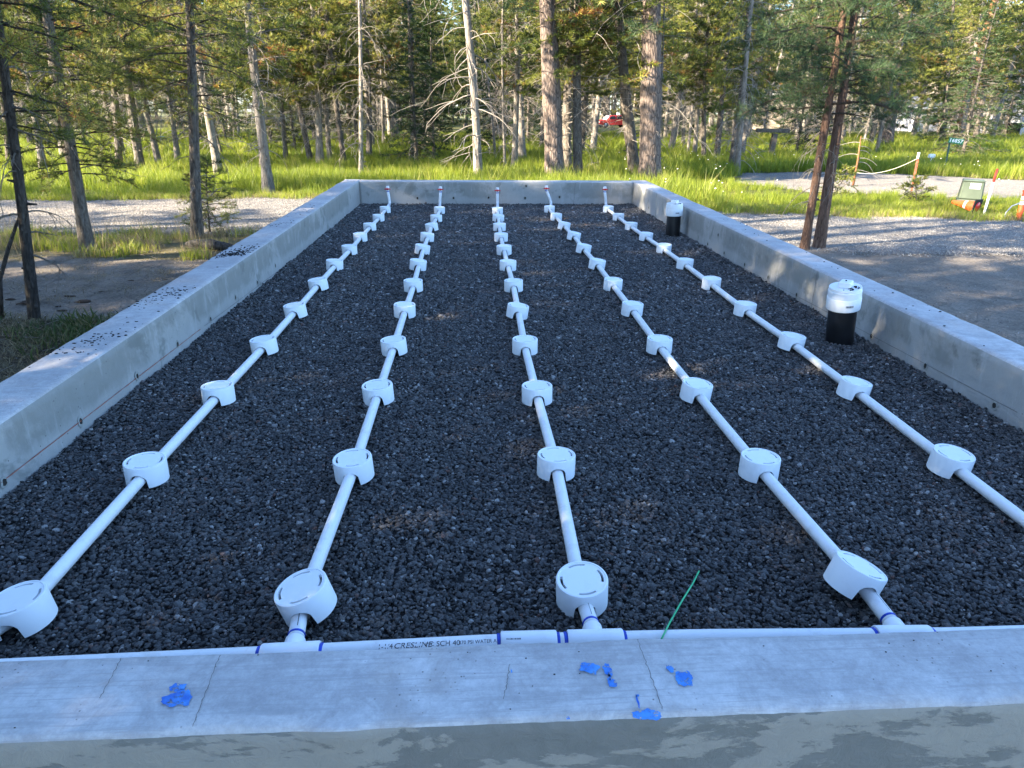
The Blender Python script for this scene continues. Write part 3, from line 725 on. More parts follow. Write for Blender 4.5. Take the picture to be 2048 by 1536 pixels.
# observation ports
def port(px, py, lab, lean):
    p = at(px, py, z=GZ); t = empty('observation_port', (p.x, p.y, GZ-0.02), (0, R(lean), R(35)), label=lab, cat='capped pipe', group='capped ports by the right wall')
    H = 0.225
    mb = MB(); mb.lathe([(0.0655, -0.1), (0.0655, H), (0.058, H), (0.058, H-.01)], 40, cap=False); mb.obj('pipe', M['blackpipe'], t, 40)
    mb = MB(); mb.lathe([(0.0665, H-.012), (0.0775, H-.012), (0.0785, H-.010), (0.0790, H+.042), (0.0780, H+.048), (0.0755, H+.049), (0.0755, H+.052), (0.0768, H+.053), (0.0765, H+.082), (0.074, H+.084), (0.0735, H+.076)], 48, cap=False)
    mb.obj('hub', M['fitting'], t, 40)
    mb = MB(); mb.lathe([(0.0735, H+.066), (0.0738, H+.086), (0.0745, H+.094), (0.073, H+.098), (0.071, H+.0985), (0.070, H+.0955), (0.004, H+.0955)], 48, cap=True); mb.obj('plug', M['fitting'], t, 40)
    mb = MB(); mb.box((0, 0, H+.1105), (0.058, 0.058, 0.030), Matrix.Rotation(R(12), 3, 'Z'), 0.95, 0.004); mb.obj('square_boss', M['fitting'], t)
    mb = MB()
    for k in range(14):
        a = random.uniform(3.4, 5.6); r_ = random.uniform(.036, .062); mb.blob((r_*math.cos(a), r_*math.sin(a), H+.099), random.uniform(.002, .006), 1, (1.6, 1, .7), .4, k)
    mb.blob((0.0, 0, H+.128), .005, 1, (1, 1, .7), .4, 3)
    o = mb.obj('gravel_crumbs', M['crumb'], t); o['kind'] = 'stuff'
    # print on the hub
    mb = MB(); mb.smooth = False; x = -0.35
    a0 = math.atan2(-p.y, -p.x)-R(35)+0.18; s = 0
    while s < 0.45:
        wd = random.choice((.012, .02, .03)); b0 = len(mb.v)
        for aa in (a0+s, a0+s+wd):
            for zz in (H+.014, H+.024): mb.v.append((.0793*math.cos(aa), .0793*math.sin(aa), zz))
        mb.face((b0, b0+2, b0+3, b0+1)); s += wd+.014
    mb.obj('barcode', M['ink'], t)
    return t
port(1678, 686, 'black capped pipe with white screw plug, the nearer of two at the right wall', -8)
port(1345, 472, 'black capped pipe with white screw plug, the farther of two at the right wall', -2)
# black crumbs on the left wall top
mb = MB()
for cx, cy, sx, sy, n_ in ((455, 500, .05, .08, 110), (455, 508, .03, .04, 200), (320, 583, .08, .10, 75), (232, 672, .08, .08, 60), (545, 450, .05, .05, 24), (300, 600, .05, .3, 20), (150, 690, .05, .1, 12), (590, 425, .05, .3, 14)):
    c = at(cx, cy, z=ztop(4.5)+.003)
    for k in range(n_):
        x = min(IXL-.012, max(BX0+.012, -1.50+random.gauss(0, .045))); y = c.y+random.gauss(0, sy)+(x+1.5)*0.8
        mb.blob((x, y, ztop(y)+.002), random.uniform(.0012, .0048), 1, (random.uniform(1, 2.4), 1, .55), .4, k)
tag(mb.obj('black_crumbs', M['crumb']), 'black crumbs scattered on top of the left wall', kind='stuff')
mb = MB()
for k in range(60):
    x = random.uniform(BX0+.1, BX1-.1); y = random.choice((random.uniform(BY0+.02, IYF-.01),)); mb.blob((x, y, ZN+.001), random.uniform(.0005, .0014), 1, (1.5, 1, .6), .4, k)
for k in range(50):
    y = random.uniform(1.5, 8.6); mb.blob((random.uniform(IXR+.02, BX1-.02), y, ztop(y)+.002), random.uniform(.0015, .005), 1, (1.5, 1, .6), .4, k)
tag(mb.obj('wall_grit', M['crumb']), 'fine dark grit on the near and right wall tops', kind='stuff')

# ------------------------------------------------------------------ pines
def needle_mesh(name, tufts, K, nl, nw, mats, wood=None, spread=(0.3, 1.45)):
    """tufts: rows x,y,z, ax,ay,az, scale, tint -> K thin needles each; wood: an MB with the branch wood"""
    T = np.array(tufts, dtype=np.float64); n = len(T)
    P = np.repeat(T[:, :3], K, 0); A = np.repeat(T[:, 3:6], K, 0); S = np.repeat(T[:, 6], K); tint = np.repeat(T[:, 7], K)
    m = n*K; r1 = rng.normal(size=(m, 3)); A /= np.linalg.norm(A, axis=1, keepdims=True)+1e-9
    r1 -= A*(r1*A).sum(1, keepdims=True); r1 /= np.linalg.norm(r1, axis=1, keepdims=True)+1e-9
    th = rng.uniform(spread[0], spread[1], m)[:, None]
    D = A*np.cos(th)+r1*np.sin(th); D[:, 2] += 0.12
    B = P-A*(rng.uniform(0, 0.8, m)*nl*S)[:, None]
    r2 = rng.normal(size=(m, 3)); W_ = np.cross(D, r2); W_ /= np.linalg.norm(W_, axis=1, keepdims=True)+1e-9
    ln = (nl*S*rng.uniform(.65, 1.15, m))[:, None]; wd = (nw*np.sqrt(S))[:, None]
    tri = np.stack([B-W_*wd/2+D*ln*0.08, B+W_*wd/2+D*ln*0.08, B+D*ln], 1).reshape(-1, 3)
    tint = np.clip(tint+rng.normal(0, .05, m), 0, 1)
    wv = np.array(wood.v, dtype=np.float64).reshape(-1, 3) if wood else np.zeros((0, 3)); nwv = len(wv)
    V = np.concatenate([wv, tri]); me = bpy.data.meshes.new(name)
    me.vertices.add(len(V)); me.vertices.foreach_set('co', V.astype(np.float32).ravel())
    wf = [list(f) for f in wood.f] if wood else []
    loops = np.concatenate([np.array([i for f in wf for i in f], dtype=np.int32), np.arange(nwv, nwv+3*m, dtype=np.int32)])
    sizes = np.concatenate([np.array([len(f) for f in wf], dtype=np.int32), np.full(m, 3, dtype=np.int32)])
    starts = np.concatenate([[0], np.cumsum(sizes)[:-1]]).astype(np.int32)
    me.loops.add(len(loops)); me.loops.foreach_set('vertex_index', loops)
    me.polygons.add(len(sizes)); me.polygons.foreach_set('loop_start', starts); me.polygons.foreach_set('loop_total', sizes)
    me.polygons.foreach_set('material_index', np.concatenate([np.ones(len(wf), dtype=np.int32), np.zeros(m, dtype=np.int32)]))
    me.polygons.foreach_set('use_smooth', [False]*len(sizes))
    for mm in mats: me.materials.append(mm)
    a = me.attributes.new('tint', 'FLOAT', 'POINT'); a.data.foreach_set('value', np.concatenate([np.zeros(nwv), np.repeat(tint, 3)]).astype(np.float32))
    me.update(calc_edges=True); return me
def trunk_curve(H, sway, rnd, segs=None):
    segs = segs or max(8, int(H/0.5)); ph = rnd.uniform(0, 6); ph2 = rnd.uniform(0, 6)
    P = []
    for i in range(segs+1):
        t = i/segs; P.append(Vector((sway*(math.sin(t*4+ph)-math.sin(ph)), sway*(math.sin(t*3.1+ph2)-math.sin(ph2)), t*H)))
    return P
def on_trunk(P, z):
    for a, b_ in zip(P[:-1], P[1:]):
        if a.z <= z <= b_.z: return a.lerp(b_, (z-a.z)/(b_.z-a.z))
    return P[-1].copy()
def curl(rnd, p, d, ln, droop, n=6, wob=0.35):
    pts = [p.copy()]; d = d.normalized()
    for i in range(n):
        d = (d+Vector((rnd.gauss(0, wob), rnd.gauss(0, wob), rnd.gauss(0, wob*.6)-droop))*0.45).normalized(); pts.append(pts[-1]+d*ln/n)
    return pts
def make_pine(name, seed, H=12, r0=.11, crown=(3, 12), cr=1.3, nb=70, K=10, nl=.085, nw=.007, trunk_mat='bark_grey', leaf='needle', dead=(0.6, 4.0, 40), dead_len=.8,
              twigs=9, droop=.12, sway=.08, top_r=.15, dens=1.0, sides=12, upsweep=0.25, tint=(0.2, 0.75), bias=None, lowr=None, dead_curl=.35, maxz=99):
    rnd = random.Random(seed); P = trunk_curve(H, sway, rnd); m = len(P)
    tb = MB(); rad = [r0*(1.28 if i == 0 else 1.0)*(1-(1-top_r)*(i/(m-1))**1.1)*(1+rnd.uniform(-.05, .05)) for i in range(m)]
    Pp = [P[0]-Vector((0, 0, .25))]+P; tb.tube(Pp, [rad[0]*1.1]+rad, sides, jit=0.06)
    for k in range(int(H*2.2)):                                   # knots and stubs
        z = rnd.uniform(.4, H*.7); c = on_trunk(P, z); a = rnd.uniform(0, 6.28); rr = r0*(1-.85*z/H); d = Vector((math.cos(a), math.sin(a), rnd.uniform(-.2, .4)))
        tb.tube([c+d*rr*.7, c+d*(rr+rnd.uniform(.02, .09))], [.016, .008], 5)
    trunk = tb.mesh(name+'_trunk', M[trunk_mat])
    # dead branches
    db = MB()
    for k in range(dead[2]):
        z = rnd.uniform(dead[0], dead[1]); c = on_trunk(P, z); a = rnd.uniform(0, 6.28); d = Vector((math.cos(a), math.sin(a), rnd.uniform(-.15, .5)))
        ln = dead_len*rnd.uniform(.35, 1.4); q = curl(rnd, c, d, ln, dead_curl*rnd.uniform(.2, 1.6), 7)
        r_ = rnd.uniform(.006, .013); db.tube(q, [r_*(1-.12*i) for i in range(8)], 4, False)
        for s_ in range(rnd.randint(1, 4)):
            i = rnd.randint(2, 6); dd = (q[i]-q[i-1]).normalized()+Vector((rnd.gauss(0, .6), rnd.gauss(0, .6), rnd.gauss(-.1, .5)))
            q2 = curl(rnd, q[i], dd, ln*rnd.uniform(.2, .55), .3, 4, .4); db.tube(q2, [r_*.5, r_*.45, r_*.4, r_*.3, r_*.2], 3, False)
    deadm = db.mesh(name+'_dead', M['deadwood']) if dead[2] else None
    # living crown
    wood = MB(); wood.smooth = True; tf = []
    for k in range(nb):
        t = (k+rnd.random())/nb; z = crown[0]+(min(crown[1], H)-crown[0])*t
        if z > maxz: continue
        c = on_trunk(P, z); a = k*2.4+rnd.uniform(-.6, .6)
        if bias is not None and rnd.random() < bias[1]: a = bias[0]+rnd.gauss(0, .7)
        prof = (1-t)**0.6*(0.55+0.45*min(1, t*5)) if lowr is None else lowr(t)
        ln = cr*prof*rnd.uniform(.6, 1.2)+.12
        d = Vector((math.cos(a), math.sin(a), upsweep*rnd.uniform(-.6, 1.2)+t*0.5)); q = curl(rnd, c, d, ln, droop, 6, .22)
        r_ = .004+.008*ln/1.2; wood.tube(q, [r_*(1-.13*i) for i in range(7)], 4, False)
        base_t = rnd.uniform(*tint); brown = rnd.random() < .018
        nt_ = max(3, int(twigs*ln/1.0*dens+1))
        for s_ in range(nt_):
            u = 0.22+0.78*(s_+rnd.random())/nt_; i = min(5, int(u*6)); p = q[i].lerp(q[i+1], u*6-i); ax = (q[i+1]-q[i]).normalized()
            sd_ = ax.cross(Vector((0, 0, 1))); sd_ = sd_.normalized() if sd_.length > .1 else Vector((1, 0, 0))
            dd = ax*rnd.uniform(.3, 1.0)+sd_*rnd.choice((-1, 1))*rnd.uniform(.4, 1.1)+Vector((0, 0, rnd.uniform(-.35, .55)))
            tl = ln*rnd.uniform(.14, .34)*(1.15-u*.6)+.05; q2 = curl(rnd, p, dd, tl, .02, 3, .25)
            wood.tube([q2[0], q2[2], q2[3]], [.004, .003, .002], 3, False)
            for i2 in range(1, 4):
                ad = (q2[i2]-q2[i2-1]).normalized(); tt = 1.0 if brown and rnd.random() < .7 else min(.94, max(0, base_t+rnd.gauss(0, .2)))
                if i2 == 1 and rnd.random() < .8: continue
                tf.append((*q2[i2], *ad, rnd.uniform(.75, 1.25), tt))
        ad = (q[-1]-q[-2]).normalized()
        for i2 in (4, 5, 6): tf.append((*q[i2], *ad, rnd.uniform(.8, 1.3), min(.94, base_t+.05)))
    crown_m = needle_mesh(name+'_crown', tf, K, nl, nw, [M[leaf], M['branch']], wood) if tf else None
    return trunk, crown_m, deadm
TRI = [0]
def plant(parts, name, loc, rotz, s, tilt=(0, 0), label=None, cat='pine tree', group=None):
    o = empty(name, loc); o.rotation_mode = 'XYZ'
    o.rotation_euler = (Matrix.Rotation(tilt[1], 3, 'Y') @ Matrix.Rotation(tilt[0], 3, 'X') @ Matrix.Rotation(rotz or 0, 3, 'Z')).to_euler(); o.scale = (s, s, s) if not hasattr(s, '__len__') else s
    for nm, me in zip(('trunk', 'crown', 'dead_branches'), parts):
        if me is not None:
            c = put(nm, me, o)
            if nm == 'dead_branches': c['kind'] = 'stuff'
    return tag(o, label, cat, group)
def by_px(parts, name, base, top, r0, width, label, cat='pine tree', group=None, hidden=0, rz=None, z0=None, xy=1.0):
    """stand a tree at a photo position: base (px,py) on the ground, top (px,py) further up the same trunk"""
    b_ = at(base[0], base[1], z=0.0); b_.z = hgt(b_.x, b_.y)
    depth = (b_-Vector((0, 0, CAMZ))).dot(CF); want = width/2/FPX*depth; s = xy if isinstance(xy, tuple) else want/r0
    q = at(top[0], top[1], y=b_.y); q.y = b_.y
    dx = (q.x-b_.x)/max(.3, q.z-b_.z)
    sc = min(max(s, .35), 2.5)
    return plant(parts, name, tuple(b_), rz if rz is not None else random.uniform(0, 6.28), (sc, sc, 0.55+0.45*sc), (0, math.atan(dx)), label, cat, group)
lodge = [make_pine('lodgepole_%d' % i, 10+i, H=8.0+.4*i, r0=.105, crown=(1.9+.3*i, 8), cr=1.4, nb=92, K=14, nl=.095, nw=.0145, trunk_mat=('bark_grey', 'bark_pale', 'bark_grey', 'bark_pale')[i], dead=(.8, 5.6, 80+8*i), twigs=14, sway=.10, tint=(.2, .9)) for i in range(4)]
bushy = [make_pine('bushy_pine_%d' % i, 30+i, H=6.5, r0=.07, crown=(.45, 6.4), cr=1.3, nb=90, K=13, nl=.095, nw=.0145, trunk_mat='bark_grey', dead=(.2, 2.5, 24), twigs=14, leaf=('needle', 'needle_fir')[i], tint=(.15, .7)) for i in range(2)]
firs = [make_pine('young_fir_%d' % i, 40+i, H=4.6, r0=.05, crown=(.3, 4.55), cr=.95, nb=110, K=9, nl=.07, nw=.012, trunk_mat='bark_dark', dead=(.2, 1.0, 10), twigs=13, leaf='needle_dark', upsweep=.05, lowr=lambda t: (1-t)**.9, tint=(.1, .8)) for i in range(1)]
snag = [make_pine('snag_%d' % i, 50+i, H=9, r0=.06, crown=(5.5, 9), cr=1.0, nb=24, K=8, nl=.1, nw=.012, trunk_mat='bark_pale', dead=(.3, 7.5, 95), dead_len=.75, twigs=7, sway=.12, dead_curl=.5) for i in range(2)]
pond = make_pine('ponderosa', 60, H=15, r0=.27, crown=(3.3, 15), cr=2.6, nb=70, K=12, nl=.16, nw=.011, trunk_mat='bark_big', dead=(2.0, 6.0, 26), dead_len=1.5, twigs=10, sway=.06, leaf='needle_dark', tint=(.3, .95), sides=18)
# the near trees get their own meshes
near_l = make_pine('near_left', 71, H=7, r0=.05, crown=(1.7, 7), cr=1.3, nb=90, K=20, nl=.075, nw=.0055, trunk_mat='bark_dark', dead=(.4, 2.2, 12), dead_len=.7, twigs=12, dens=1.2, leaf='needle', tint=(.3, .9), sway=.06, top_r=.2)
near_l2 = make_pine('low_boughs', 72, H=8, r0=.10, crown=(1.05, 8), cr=1.5, nb=190, K=18, nl=.08, nw=.007, trunk_mat='bark_pale', dead=(.9, 3, 14), dead_len=.8, twigs=12, dens=1.1, leaf='needle', tint=(.3, .9), sway=.05)
near_l3 = make_pine('dark_pole', 73, H=8, r0=.085, crown=(1.75, 8), cr=1.6, nb=120, K=16, nl=.075, nw=.006, trunk_mat='bark_grey', dead=(.5, 3.2, 26), dead_len=.7, twigs=11, leaf='needle', tint=(.3, .9), sway=.05, droop=.2)
right_n = make_pine('leaning_red', 74, H=8, r0=.115, crown=(2.2, 8), cr=2.1, nb=84, K=22, nl=.12, nw=.006, trunk_mat='bark_red', dead=(.7, 2.8, 20), dead_len=.6, twigs=13, dens=1.1, leaf='needle_dark', tint=(.1, .9), sway=.04, sides=16, lowr=lambda t: (1-t)**.45)
right_f = make_pine('leaning_fork', 75, H=6, r0=.10, crown=(2.0, 6), cr=1.9, nb=60, K=20, nl=.11, nw=.006, trunk_mat='bark_red', dead=(.5, 2.2, 16), dead_len=.8, twigs=10, leaf='needle_dark', sway=.05, sides=14)
sap = make_pine('sapling', 76, H=1.0, r0=.014, crown=(.08, 1.0), cr=.42, nb=44, K=18, nl=.06, nw=.005, trunk_mat='bark_dark', dead=(.1, .5, 4), dead_len=.3, twigs=9, leaf='needle', tint=(.3, .9), sway=.03)
G = 'pines around the basin'
by_px(near_l, 'pine_tree', (70, 640), (5, 0), .05, 19, 'slim dark pine nearest the left wall, its base in shaded litter', group=G, rz=1.0)
by_px(near_l2, 'pine_tree', (175, 500), (96, 60), .10, 23, 'leaning pale pine with low green boughs, standing in the grass island at the left', group=G, rz=.4)
by_px(near_l3, 'pine_tree', (395, 478), (370, 20), .085, 21, 'straight grey pine beside the charred log by the left wall', group=G, rz=2.2)
by_px(right_n, 'pine_tree', (1609, 497), (1656, 190), .115, 17, 'leaning reddish pine with dark spreading boughs beside the right wall', group=G, rz=.3)
by_px(right_f, 'pine_tree', (1637, 494), (1690, 90), .10, 21, 'second, shaded stem growing close behind the leaning reddish pine', group=G, rz=1.3)
by_px(sap, 'pine_sapling', (420, 466), (420, 400), .014, 4, 'knee-high green pine sapling right of the straight grey pine at the left', 'sapling')
q = [at(3, 640, z=0), at(0, 560, y=5.9), at(16, 500, y=5.9), at(36, 440, y=5.9), at(48, 415, y=5.9)]
tag(MB().tube(q, [.02, .018, .016, .012, .008], 7).obj('dead_sapling', M['bark_dark']), 'thin dark bare stem bending right at the left edge of the picture', 'dead sapling')
T = [  # base, upper point, trunk width, kind, label
 ((440, 358), (395, 0), 17, lodge[1], 'pale pine just right of the straight grey pine at the left'),
 ((283, 352), (262, 120), 18, lodge[0], 'brown pine third in a cluster of leaning trunks left of the straight grey pine'),
 ((240, 350), (222, 190), 15, lodge[2], 'grey pine at the left of the cluster of leaning trunks'),
 ((320, 335), (284, 190), 12, lodge[3], 'slim dark pine leaning left, rightmost of the cluster of leaning trunks'),
 ((245, 310), (225, 190), 10, lodge[1], 'thin pale pine behind the cluster of leaning trunks'),
 ((88, 345), (40, 120), 14, lodge[1], 'pale leaning pine behind the slim dark pine at the left edge'),
 ((20, 330), (0, 200), 12, lodge[0], 'pine at the far left edge beyond the gravel driveway'),
 ((538, 386), (510, 0), 20, lodge[1], 'light tall pine standing at the edge of the driveway left of the basin'),
 ((525, 345), (512, 100), 11, lodge[2], 'slim dark pine close behind the light tall pine left of the basin'),
 ((572, 322), (560, 150), 9, lodge[3], 'thin pine between the light tall pine and the dark pair left of the basin'),
 ((623, 330), (590, 120), 12, lodge[0], 'dark pine, left one of a close pair before the far left corner of the basin'),
 ((640, 332), (612, 0), 15, lodge[1], 'sunlit pine, right one of a close pair before the far left corner of the basin'),
 ((660, 325), (645, 100), 10, lodge[3], 'thin straight pine right of the close pair left of the basin'),
 ((690, 334), (664, 100), 11, lodge[2], 'slim pine left of the white bare tree behind the far left corner'),
 ((722, 358), (704, 0), 9, snag[0], 'thin pale bare tree with drooping twigs behind the far left corner of the basin'),
 ((738, 320), (730, 160), 12, lodge[0], 'dark rough pine right behind the thin pale bare tree'),
 ((792, 283), (786, 140), 18, lodge[1], 'pale pine in the middle distance behind the leftmost valve riser'),
 ((866, 268), (866, 150), 8, lodge[3], 'thin far pine behind the second valve riser'),
 ((957, 360), (942, 0), 17, snag[1], 'light pine with curled bare branches behind the middle of the far wall'),
 ((1028, 342), (1024, 60), 13, lodge[1], 'slim pine between the curled-branch pine and the two thick trunks'),
 ((1010, 345), (1012, 200), 6, snag[0], 'very thin stem left of the slim pine before the thick trunks'),
 ((1110, 362), (1098, 0), 38, pond, 'thick rough trunk behind the fourth valve riser, left of two'),
 ((1134, 352), (1142, 150), 19, lodge[0], 'dark pine in the gap between the two big trunks behind the far wall'),
 ((1156, 360), (1158, 0), 20, lodge[2], 'straight brown pine just right of the thick rough trunk'),
 ((1271, 360), (1262, 200), 24, lodge[0], 'dark stout trunk left of the thickest tree at the far right corner'),
 ((1300, 366), (1299, 0), 42, pond, 'thickest plated trunk standing behind the far right corner of the basin'),
 ((1312, 364), (1316, 280), 5, snag[1], 'thin whitish bare stem in front of the thickest trunk'),
 ((1388, 322), (1398, 180), 9, lodge[3], 'leftmost thin trunk of the grove right of the thickest tree'),
 ((1407, 326), (1415, 180), 10, lodge[0], 'second thin trunk of the grove right of the thickest tree'),
 ((1432, 328), (1442, 180), 13, lodge[2], 'stoutest trunk of the grove right of the thickest tree'),
 ((1366, 300), (1370, 200), 8, lodge[1], 'thin trunk farthest back in the grove right of the thickest tree'),
 ((1460, 345), (1476, 180), 12, lodge[0], 'dark half of the crossed pair of stems right of the grove'),
 ((1473, 350), (1500, 150), 11, snag[1], 'bare reddish half of the crossed pair of stems right of the grove'),
 ((1885, 288), (1890, 150), 12, lodge[0], 'dark pine in the sunny yard left of the house-number sign'),
 ((1902, 284), (1925, 120), 22, lodge[2], 'stout dark pine in the sunny yard behind the house-number sign'),
 ((1915, 275), (1945, 110), 12, lodge[1], 'sunlit pine at the right side of the stout dark pine in the yard'),
 ((1680, 292), (1690, 150), 16, lodge[0], 'dark pine behind the leaning reddish pine'),
 ((1770, 300), (1800, 60), 26, pond, 'big grey trunk in the shade between the reddish pine and the sign'),
]
kinds = {}
for base, top, wd, parts, lab in T:
    if parts is pond: r0 = .27
    elif parts in snag: r0 = .06
    else: r0 = .105
    by_px(parts, 'bare_pine' if parts in snag else 'pine_tree', base, top, r0, wd, lab, group='pines behind the basin')
# young green tree, spruce and orange-barked pine by the yard
p = at(1922, 322, z=0); plant(firs[0], 'young_fir', tuple(p), 1.0, (1.5, 1.5, 1.25), (0, .04), 'young bright green conifer right of the house-number sign', 'conifer')
p = at(1962, 330, z=0)
oran = make_pine('orange_pine', 78, H=13, r0=.11, crown=(4.2, 13), cr=1.5, nb=50, K=9, trunk_mat='bark_orange', dead=(1.5, 5, 14), dead_len=1.2, twigs=9, sway=.05)
by_px(oran, 'pine_tree', (1908, 300), (1990, 0), .11, 16, 'strongly leaning pine with orange upper bark at the right edge', group='pines behind the basin')
p = at(2190, 330, z=0); plant(firs[0], 'spruce_tree', (p.x, p.y, 0), 2.0, (3.2, 3.2, 2.6), (0, 0), 'dark conifer at the upper right edge, in front of the house', 'conifer')
p = at(865, 300, z=0); plant(firs[0], 'young_fir', tuple(p), 2.0, (1.5, 1.5, .95), (0, 0), 'dark young fir behind the second valve riser', 'conifer')
# the wood beyond
placed = [at(b[0], b[1], z=0) for b, *_ in T]
def ok(x, y, dmin):
    return all((x-q.x)**2+(y-q.y)**2 > dmin*dmin for q in placed)
kindtab = [(lodge[0], 'pine_tree', 'grey-trunked pine'), (lodge[1], 'pine_tree', 'pale-trunked pine'), (lodge[2], 'pine_tree', 'dark-trunked pine'), (lodge[3], 'pine_tree', 'slim pale pine'),
           (bushy[0], 'bushy_pine', 'bushy young pine'), (bushy[1], 'bushy_pine', 'low green bushy pine'), (snag[0], 'bare_pine', 'half-dead pine with bare twigs'), (snag[1], 'bare_pine', 'bare pine with curled twigs'), (firs[0], 'young_fir', 'dark young fir')]
def landmark(px):
    L_ = [(-50, 'at the left edge'), (60, 'left of the leaning pale pine'), (200, 'behind the leaning trunk cluster'), (330, 'behind the straight grey pine'), (480, 'behind the light tall pine'),
          (600, 'behind the close trunk pair'), (700, 'behind the thin pale tree'), (760, 'above the first valve riser'), (850, 'above the second valve riser'), (930, 'above the middle valve riser'), (1050, 'behind the two thick trunks'),
          (1190, 'just left of the thickest trunk'), (1320, 'just right of the thickest trunk'), (1440, 'behind the crossed stems'), (1540, 'left of the leaning reddish pine'), (1650, 'behind the leaning reddish pine'), (1780, 'above the rusty rope post'), (1870, 'behind the number sign'), (1960, 'near the white house')]
    r_ = L_[0][1]
    for a, t in L_:
        if px >= a: r_ = t
    return r_
HOUSES = []
cnt = 0; tries = 0; fill = []
rr = random.Random(5)
while cnt < 285 and tries < 9000:
    tries += 1
    y = rr.uniform(21, 34) if rr.random() < .19 else (rr.uniform(34, 62) if rr.random() < .62 else rr.uniform(60, 105))
    x = rr.uniform(-0.70*y-1, 0.98*y+2)
    if not ok(x, y, 2.0 if y < 45 else 2.6): continue
    if x > 6 and sd2(x, y) < 1.0: continue
    px, py = to_px((x, y, 0))
    if px > 1500 and y < 27: continue
    if px > 1780 and y < 48 and rr.random() < .75: continue
    if px > 1780 and 27 < y < 90 and rr.random() < .3: continue
    if px > 1930 and y < 42: continue
    if 1190 < px < 1290 and y > 28: continue
    if 300 < px < 350 and y > 30: continue
    placed.append(Vector((x, y, 0)))
    u = rr.random()
    k = rr.choice((0, 1, 2, 3)) if u < .56 else (rr.choice((4, 5)) if u < .74 else (rr.choice((6, 7)) if u < .95 else 8))
    parts, nm, what = kindtab[k]; s_ = rr.uniform(.8, 1.35)*(1.0 if y < 38 else 1.35 if y < 60 else 1.8)
    where = 'near the wood edge' if y < 30 else ('at middle distance' if y < 52 else 'far back')
    fill.append(((px, -y), plant(parts, nm, (x, y, hgt(x, y) if y < 100 else 0), rr.uniform(0, 6.28), s_, (rr.gauss(0, .035), rr.gauss(0, .035)), '%s %s, %s' % (what, where, landmark(px)), {'young_fir': 'conifer'}.get(nm, 'pine tree'), 'pines of the wood')))
    cnt += 1
byl = {}
for k_, o in fill: byl.setdefault(o['label'], []).append((k_, o))
for lb, lst in byl.items():
    if len(lst) > 1:
        lst.sort(key=lambda q: q[0]); n = len(lst)
        for i, (_, o) in enumerate(lst): o['label'] = (('left', 'right') if n == 2 else ('left', 'middle', 'right') if n == 3 else ('leftmost', 'second', 'third', 'fourth', 'fifth', 'sixth', 'seventh'))[min(i, 6)] + ' ' + lb
# a far wood closing the view
pts = []; 
for k in range(900):
    y = rr.uniform(100, 200); x = rr.uniform(-.85*y, 1.1*y); pts.append((x, y, 0))
far_src = [lodge[0][1], lodge[2][1], bushy[0][1], lodge[1][0], lodge[0][0]]
n = len(pts); sc_ = np.repeat(rng.uniform(1.8, 2.8, n)[:, None], 3, 1)
scatter('distant_wood', pts, np.stack([np.zeros(n), np.zeros(n), rng.uniform(0, 6.28, n)], 1), sc_, rng.choice([0, 0, 1, 2, 2, 3, 4], n), far_src, label='distant pine wood closing the view')
# pines standing outside the left edge whose shade falls on the basin
shade = [(-6.5, -2.5), (-8.5, 1.5), (-7.5, -.4), (-10.5, 3.4), (-9.5, -2.0), (-12, 1.0), (-13, 3.4), (-11.5, -4.5), (-14.5, -1.5), (-16, 2.5), (-9.0, -5.5), (-18, 5.0), (-18.5, 0), (-13.0, -7.0), (-6.8, -5.0), (-17, -5), (-8, 3.0), (-16, 7.3), (-4.8, -.8), (-4.5, 1.2), (-5.2, -3.6), (-3.9, -.6), (-7.2, -3.2), (-19, 11.0), (-13, 2.6), (-16.5, 3.2), (-10.5, 1.9), (-6.4, 2.2), (-5.6, .6), (-5.2, -2.2), (-10, 0.6)]
for i, (x, y) in enumerate(shade):
    parts = (bushy[0], lodge[0], bushy[1], near_l2)[i % 4]
    s_ = rr.uniform(1.25, 1.6) if parts in bushy else rr.uniform(1.25, 1.55)
    plant(parts, 'pine_tree', (x, y, 0), rr.uniform(0, 6.28), s_, (0, 0), ('pale-trunked', 'grey', 'broad', 'tall', 'slim')[i % 5]+' pine outside the left edge of the view, shading the basin', 'pine tree', 'pines outside the left edge')

for x, y, r_ in ((-9.6, 5.0, 0), (-12.6, 4.4, 2), (-11.2, 6.2, 4)):
    plant(oran, 'pine_tree', (x, y, 0), r_, 1.6, (0, 0), 'high-crowned pine outside the left edge of the view, shading the driveway', 'pine tree', 'pines outside the left edge')

# ------------------------------------------------------------------ grass and ground cover
def clump(name, m, n, h, rad, w_, bend, seed, mat_tint=(0, 1)):
    r_ = np.random.default_rng(seed); V = []; F = []; tn = []
    for k in range(n):
        a = r_.uniform(0, 6.28); q = rad*math.sqrt(r_.uniform()); x, y = q*math.cos(a), q*math.sin(a); hh = h*r_.uniform(.5, 1.15); th = r_.uniform(0, 6.28)
        bx_, by_ = math.cos(th)*bend*hh*r_.uniform(.2, 1), math.sin(th)*bend*hh*r_.uniform(.2, 1); ph = r_.uniform(0, 6.28); wx, wy = math.cos(ph)*w_/2, math.sin(ph)*w_/2
        b0 = len(V); V += [(x-wx, y-wy, -.02), (x+wx, y+wy, -.02), (x+bx_*.35-wx*.8, y+by_*.35-wy*.8, hh*.55), (x+bx_*.35+wx*.8, y+by_*.35+wy*.8, hh*.55), (x+bx_, y+by_, hh)]
        F += [(b0, b0+1, b0+3, b0+2), (b0+2, b0+3, b0+4)]; t = r_.uniform(*mat_tint); tn += [t]*5
    me = bpy.data.meshes.new(name); me.from_pydata(V, [], F); me.materials.append(m)
    a = me.attributes.new('tint', 'FLOAT', 'POINT'); a.data.foreach_set('value', tn); return me
